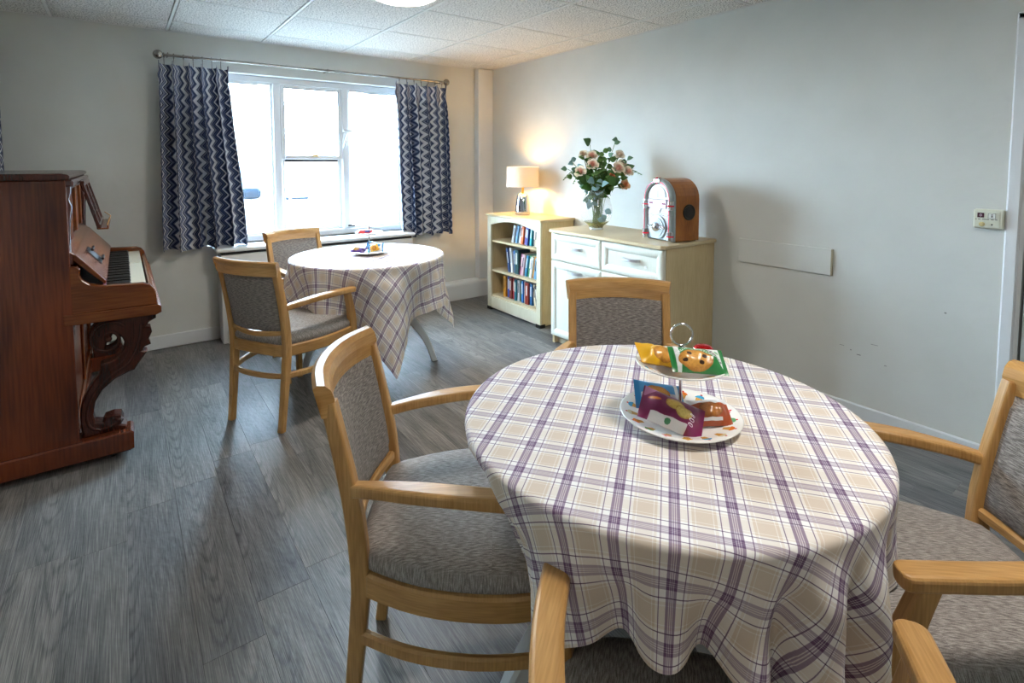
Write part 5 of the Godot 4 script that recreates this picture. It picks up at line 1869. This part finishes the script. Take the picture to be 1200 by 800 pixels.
func packet_image(kind: String) -> Image:
	var W := 192
	var H := 128
	var im := Image.create(W, H, false, Image.FORMAT_RGB8)
	var biscuit := Color("dfa24a")
	var edge := Color("b5752a")
	match kind:
		"green":
			im.fill(Color("2e8443"))
			im.fill_rect(Rect2i(18, 0, 14, H), Color("e6e9e6"))
			for y in H:
				for x in range(18, W - 16):
					if x - 120 > y * 0.55 and x > 118: im.set_pixel(x, y, Color("eef0ec"))
			disc(im, Vector2(82, 74), Vector2(58, 50), biscuit, edge, 1)
			for p in [Vector2(62, 46), Vector2(44, 82), Vector2(98, 92), Vector2(112, 60)]: disc(im, p, Vector2(9, 8), Color("3a1f12"), Color("22110a"), 2)
			var word := "FRUIT SHORTCAKE"
			for k in word.length():
				var a := -2.55 + k * 0.155
				letter(im, word[k], Vector2(82, 76) + Vector2(cos(a) * 69, sin(a) * 62), 1.5, a + PI / 2, Color.WHITE)
			for k in 7: letter(im, ["C", "R", "O", "N", "U", "T", "S"][k], Vector2(134 + k * 6, 20 + k * 9), 1.5, 0.95, Color("2a2430"))
			disc(im, Vector2(160, 30), Vector2(10, 9), Color("8fbf95"), Color("e6efe6"), 3)
			im.fill_rect(Rect2i(0, 0, 16, H), Color("1f7a38"))
			im.fill_rect(Rect2i(W - 12, 0, 12, H), Color("1f7a38"))
		"magenta":
			im.fill(Color("7c1850"))
			disc(im, Vector2(96, 42), Vector2(30, 24), Color("e3c25a"), Color("b98a2e"), 4)
			disc(im, Vector2(122, 60), Vector2(26, 24), Color("e8cf74"), Color("b98a2e"), 5)
			im.fill_rect(Rect2i(30, 98, 110, 30), Color("d7d6d4"))
			disc(im, Vector2(84, 112), Vector2(9, 9), Color("2a7a4a"), Color("2a7a4a"), 6)
			for k in 3: letter(im, ["B", "O", "O"][k], Vector2(150, 60 + k * 16), 2.2, PI / 2, Color.WHITE)
			for y in 40:
				for x in 40:
					if x + y < 44: im.set_pixel(x + 4, y, Color("c77fa9"))
			disc(im, Vector2(34, 46), Vector2(18, 8), Color("e88f30"), Color("c9452e"), 7)
		"blue":
			im.fill(Color("3f97cf"))
			im.fill_rect(Rect2i(22, 60, 150, 68), Color("e9ecee"))
			disc(im, Vector2(80, 62), Vector2(50, 38), Color("dd9c40"), Color("b06f22"), 8)
			disc(im, Vector2(100, 96), Vector2(48, 20), Color("d9b878"), Color("c19a52"), 9)
			im.fill_rect(Rect2i(0, 0, 18, H), Color("1f86c4"))
			im.fill_rect(Rect2i(W - 18, 0, 18, H), Color("1f86c4"))
			im.fill_rect(Rect2i(W - 40, 0, 18, H), Color("e9ecee"))
		"yellow":
			im.fill(Color("e9b020"))
			disc(im, Vector2(106, 76), Vector2(52, 44), Color("dd9d45"), Color("b3742a"), 10)
			for k in 16:
				var a := -2.8 + k * 0.16
				disc(im, Vector2(106, 78) + Vector2(cos(a) * 62, sin(a) * 54), Vector2(3, 3), Color("f6ecd0"), Color("f6ecd0"), 1)
			im.fill_rect(Rect2i(130, 6, 30, 16), Color("f2f0ea"))
			im.fill_rect(Rect2i(134, 11, 22, 5), Color("2b3f7a"))
		"orange":
			im.fill(Color("a5481a"))
			im.fill_rect(Rect2i(0, 0, W, 26), Color("e4e6e8"))
			disc(im, Vector2(96, 58), Vector2(56, 40), Color("b4712f"), Color("824a18"), 11)
			im.fill_rect(Rect2i(50, 98, 92, 14), Color("e2e2e2"))
		"purple":
			im.fill(Color("5a3a8a"))
			im.fill_rect(Rect2i(20, 30, 150, 30), Color("ece9f2"))
			disc(im, Vector2(70, 78), Vector2(40, 28), Color("d9a03a"), Color("a86f22"), 12)
		"red":
			im.fill(Color("cf3a3a"))
			im.fill_rect(Rect2i(20, 20, 150, 26), Color("e9e6f0"))
			im.fill_rect(Rect2i(110, 60, 60, 50), Color("4a3f8f"))
	return im

func packet(kind: String, label: String, at: Vector3, w: float, h: float, d: float, along: Vector3, out: Vector3, group: String) -> void:
	var key := "packet_" + kind
	if not M.has(key):
		M[key] = tmat(tex(packet_image(kind)), 1.0, 0.28, 0.6, false)
	var x := along.normalized()
	var z := (out - x * out.dot(x)).normalized()
	var t := thing("snack_packet", label, "snack packet", at, 0.0, group)
	t.transform = Transform3D(Basis(x, z.cross(x), z), at)
	put(packet_mesh(w, h, d), "wrapper", M[key], t)

func build_cake_stands() -> void:
	var c := Vector3(-1.960, TABLE_H + 0.002, 3.660)
	cake_stand(c, 0.131, 0.099, 0.114, "two tier cake stand with cupcake print plates on the near table")
	var r := Vector3(0.804, 0, 0.595)       # to the right as seen from the room
	var f := Vector3(-0.595, 0, 0.804)      # towards the viewer
	var up := Vector3.UP
	var g := "wrapped biscuits on the near cake stand"
	packet("magenta", "plum coloured snack packet lying at the front of the lower plate", c + r * -0.035 + f * 0.052 + up * 0.040, 0.135, 0.072, 0.050, r * 1.0 - up * 0.36 + f * 0.25, f * 0.85 + up * 1.0, g)
	packet("blue", "light blue biscuit packet propped behind the plum packet on the lower plate", c + r * -0.042 - f * 0.018 + up * 0.044, 0.112, 0.066, 0.034, r * 1.0 - up * 0.16, f * 0.75 + up * 0.9, g)
	packet("orange", "rust coloured biscuit packet at the right of the lower plate", c + r * 0.056 + f * 0.025 + up * 0.028, 0.086, 0.058, 0.036, r * 1.0 + up * 0.03, f * 0.75 + up * 0.9, g)
	var u := c + up * 0.114
	packet("green", "green fruit shortcake packet at the front of the upper plate", u + r * 0.020 + f * 0.046 + up * 0.038, 0.118, 0.060, 0.036, r * 1.0 - up * 0.08, f * 0.62 + up * 0.8, g)
	packet("yellow", "yellow biscuit packet at the left of the upper plate", u + r * -0.048 - f * 0.008 + up * 0.030, 0.100, 0.056, 0.036, r * 1.0 - up * 0.24 - f * 0.2, f * 0.5 + up * 0.9, g)
	var t := thing("foil_teacake", "domed teacake in red and silver foil on the upper plate", "teacake", u + r * 0.056 - f * 0.020 + up * 0.0125)
	var st := tool()
	lathe(st, [Vector2(0, 0.0), Vector2(0.027, 0.0), Vector2(0.030, 0.006), Vector2(0.030, 0.012), Vector2(0.027, 0.022), Vector2(0.0215, 0.030)], 22)
	part(st, "silver_foil", mat(Color(0.80, 0.82, 0.85), 0.22, 0.9), t)
	st = tool()
	lathe(st, [Vector2(0.0215, 0.030), Vector2(0.016, 0.035), Vector2(0.008, 0.037), Vector2(0, 0.0375)], 22)
	part(st, "red_foil", mat(Color(0.78, 0.08, 0.10), 0.22, 0.7), t)
	# the stand on the far table
	c = Vector3(-1.700, TABLE_H + 0.002, 1.165)
	cake_stand(c, 0.118, 0.085, 0.118, "two tier cake stand on the far table by the window")
	g = "wrapped biscuits on the far cake stand"
	packet("blue", "blue biscuit packet heaped on the right of the far lower plate", c + r * 0.050 + f * 0.030 + up * 0.040, 0.100, 0.060, 0.030, r + up * 0.1, f + up * 0.7, g)
	packet("blue", "blue biscuit packet lying at the back of the far lower plate", c + r * 0.020 - f * 0.045 + up * 0.038, 0.100, 0.060, 0.030, r - up * 0.2, f + up * 0.7, g)
	packet("purple", "purple snack packet at the left of the far lower plate", c + r * -0.060 + f * 0.025 + up * 0.028, 0.095, 0.060, 0.026, r - up * 0.1, f * 0.5 + up, g)
	packet("yellow", "small yellow packet on top of the blue ones on the far lower plate", c + r * 0.046 + f * 0.056 + up * 0.046, 0.050, 0.040, 0.022, r + up * 0.4, f + up * 0.4, g)
	packet("red", "red snack packet lying flat on the far upper plate", c + r * -0.020 + f * 0.030 + up * 0.142, 0.095, 0.055, 0.020, r, f * 0.4 + up, g)

# ---------------------------------------------------------------- wall fittings
func build_wall_fittings() -> void:
	var p := thing("access_panel", "flat painted cover plate screwed to the right wall", "wall plate", Vector3(0, 0.71, 2.66))
	boxp("cover", M.wall, p, Vector3(-0.010, 0.0, 0.0), Vector3(0.0, 0.138, 0.51), 0.002)
	boxp("end_cap", mat(Color(0.62, 0.58, 0.48), 0.6), p, Vector3(-0.0105, 0.0, 0.506), Vector3(0.0, 0.137, 0.515), 0.001)
	var t := thing("call_unit", "cream nurse call unit with two push pads on the right wall beside the door", "call unit", Vector3(0, 1.018, 3.727))
	var cream := mat(Color(0.84, 0.84, 0.76), 0.4)
	boxp("case", cream, t, Vector3(-0.030, 0.0, 0.0), Vector3(0.0, 0.081, 0.097), 0.005)
	boxp("face_plate", mat(Color(0.86, 0.87, 0.80), 0.4), t, Vector3(-0.0315, 0.006, 0.004), Vector3(-0.029, 0.074, 0.085), 0.001)
	var red := boxp("call_pad", mat(Color(0.24, 0.03, 0.12), 0.4), t, Vector3(-0.034, 0.046, 0.014), Vector3(-0.031, 0.066, 0.036), 0.001)
	var st := tool()
	torus(st, Vector3(-0.034, 0.056, 0.025), 0.004, 0.0008, Vector3.RIGHT, 14, 5)
	box(st, Vector3(-0.0345, 0.049, 0.0244), Vector3(-0.0338, 0.063, 0.0256))
	part(st, "call_symbol", mat(Color(0.75, 0.65, 0.7), 0.5), red)
	var wh := boxp("reset_pad", mat(Color(0.90, 0.91, 0.88), 0.4), t, Vector3(-0.034, 0.044, 0.050), Vector3(-0.031, 0.064, 0.072), 0.001)
	st = tool()
	box(st, Vector3(-0.0348, 0.048, 0.0595), Vector3(-0.0338, 0.056, 0.063))
	ball(st, Vector3(-0.034, 0.059, 0.061), 0.0022, 8)
	part(st, "figure_symbol", M.black, wh)
	st = tool()
	frame_rect_z(st, -0.0346, -0.0338, 0.043, 0.065, 0.049, 0.073, 0.001)
	part(st, "pad_outline", M.seal, wh)
	st = tool()
	for q in [[0.008, 0.012], [0.017, 0.025], [0.030, 0.052], [0.058, 0.067], [0.071, 0.078]]:
		box(st, Vector3(-0.0325, 0.0375, q[0]), Vector3(-0.0312, 0.0400, q[1]))
	part(st, "printed_line", M.seal, t)
	st = tool()
	lathe(st, [Vector2(0.010, 0.0), Vector2(0.010, 0.003), Vector2(0.006, 0.005), Vector2(0.006, 0.010), Vector2(0, 0.010)], 16)
	var knob := part(st, "jack_socket", mat(Color(0.80, 0.74, 0.52), 0.4), t)
	knob.transform = Transform3D(Basis(Vector3(0, 0, 1), PI / 2), Vector3(-0.031, 0.018, 0.030))
	st = tool()
	ball(st, Vector3(-0.032, 0.018, 0.062), 0.003, 10)
	part(st, "indicator", M.seal, t)

func frame_rect_z(st: SurfaceTool, x0: float, x1: float, y0: float, y1: float, z0: float, z1: float, w: float) -> void:
	box(st, Vector3(x0, y0, z0), Vector3(x1, y0 + w, z1))
	box(st, Vector3(x0, y1 - w, z0), Vector3(x1, y1, z1))
	box(st, Vector3(x0, y0, z0), Vector3(x1, y1, z0 + w))
	box(st, Vector3(x0, y0, z1 - w), Vector3(x1, y1, z1))
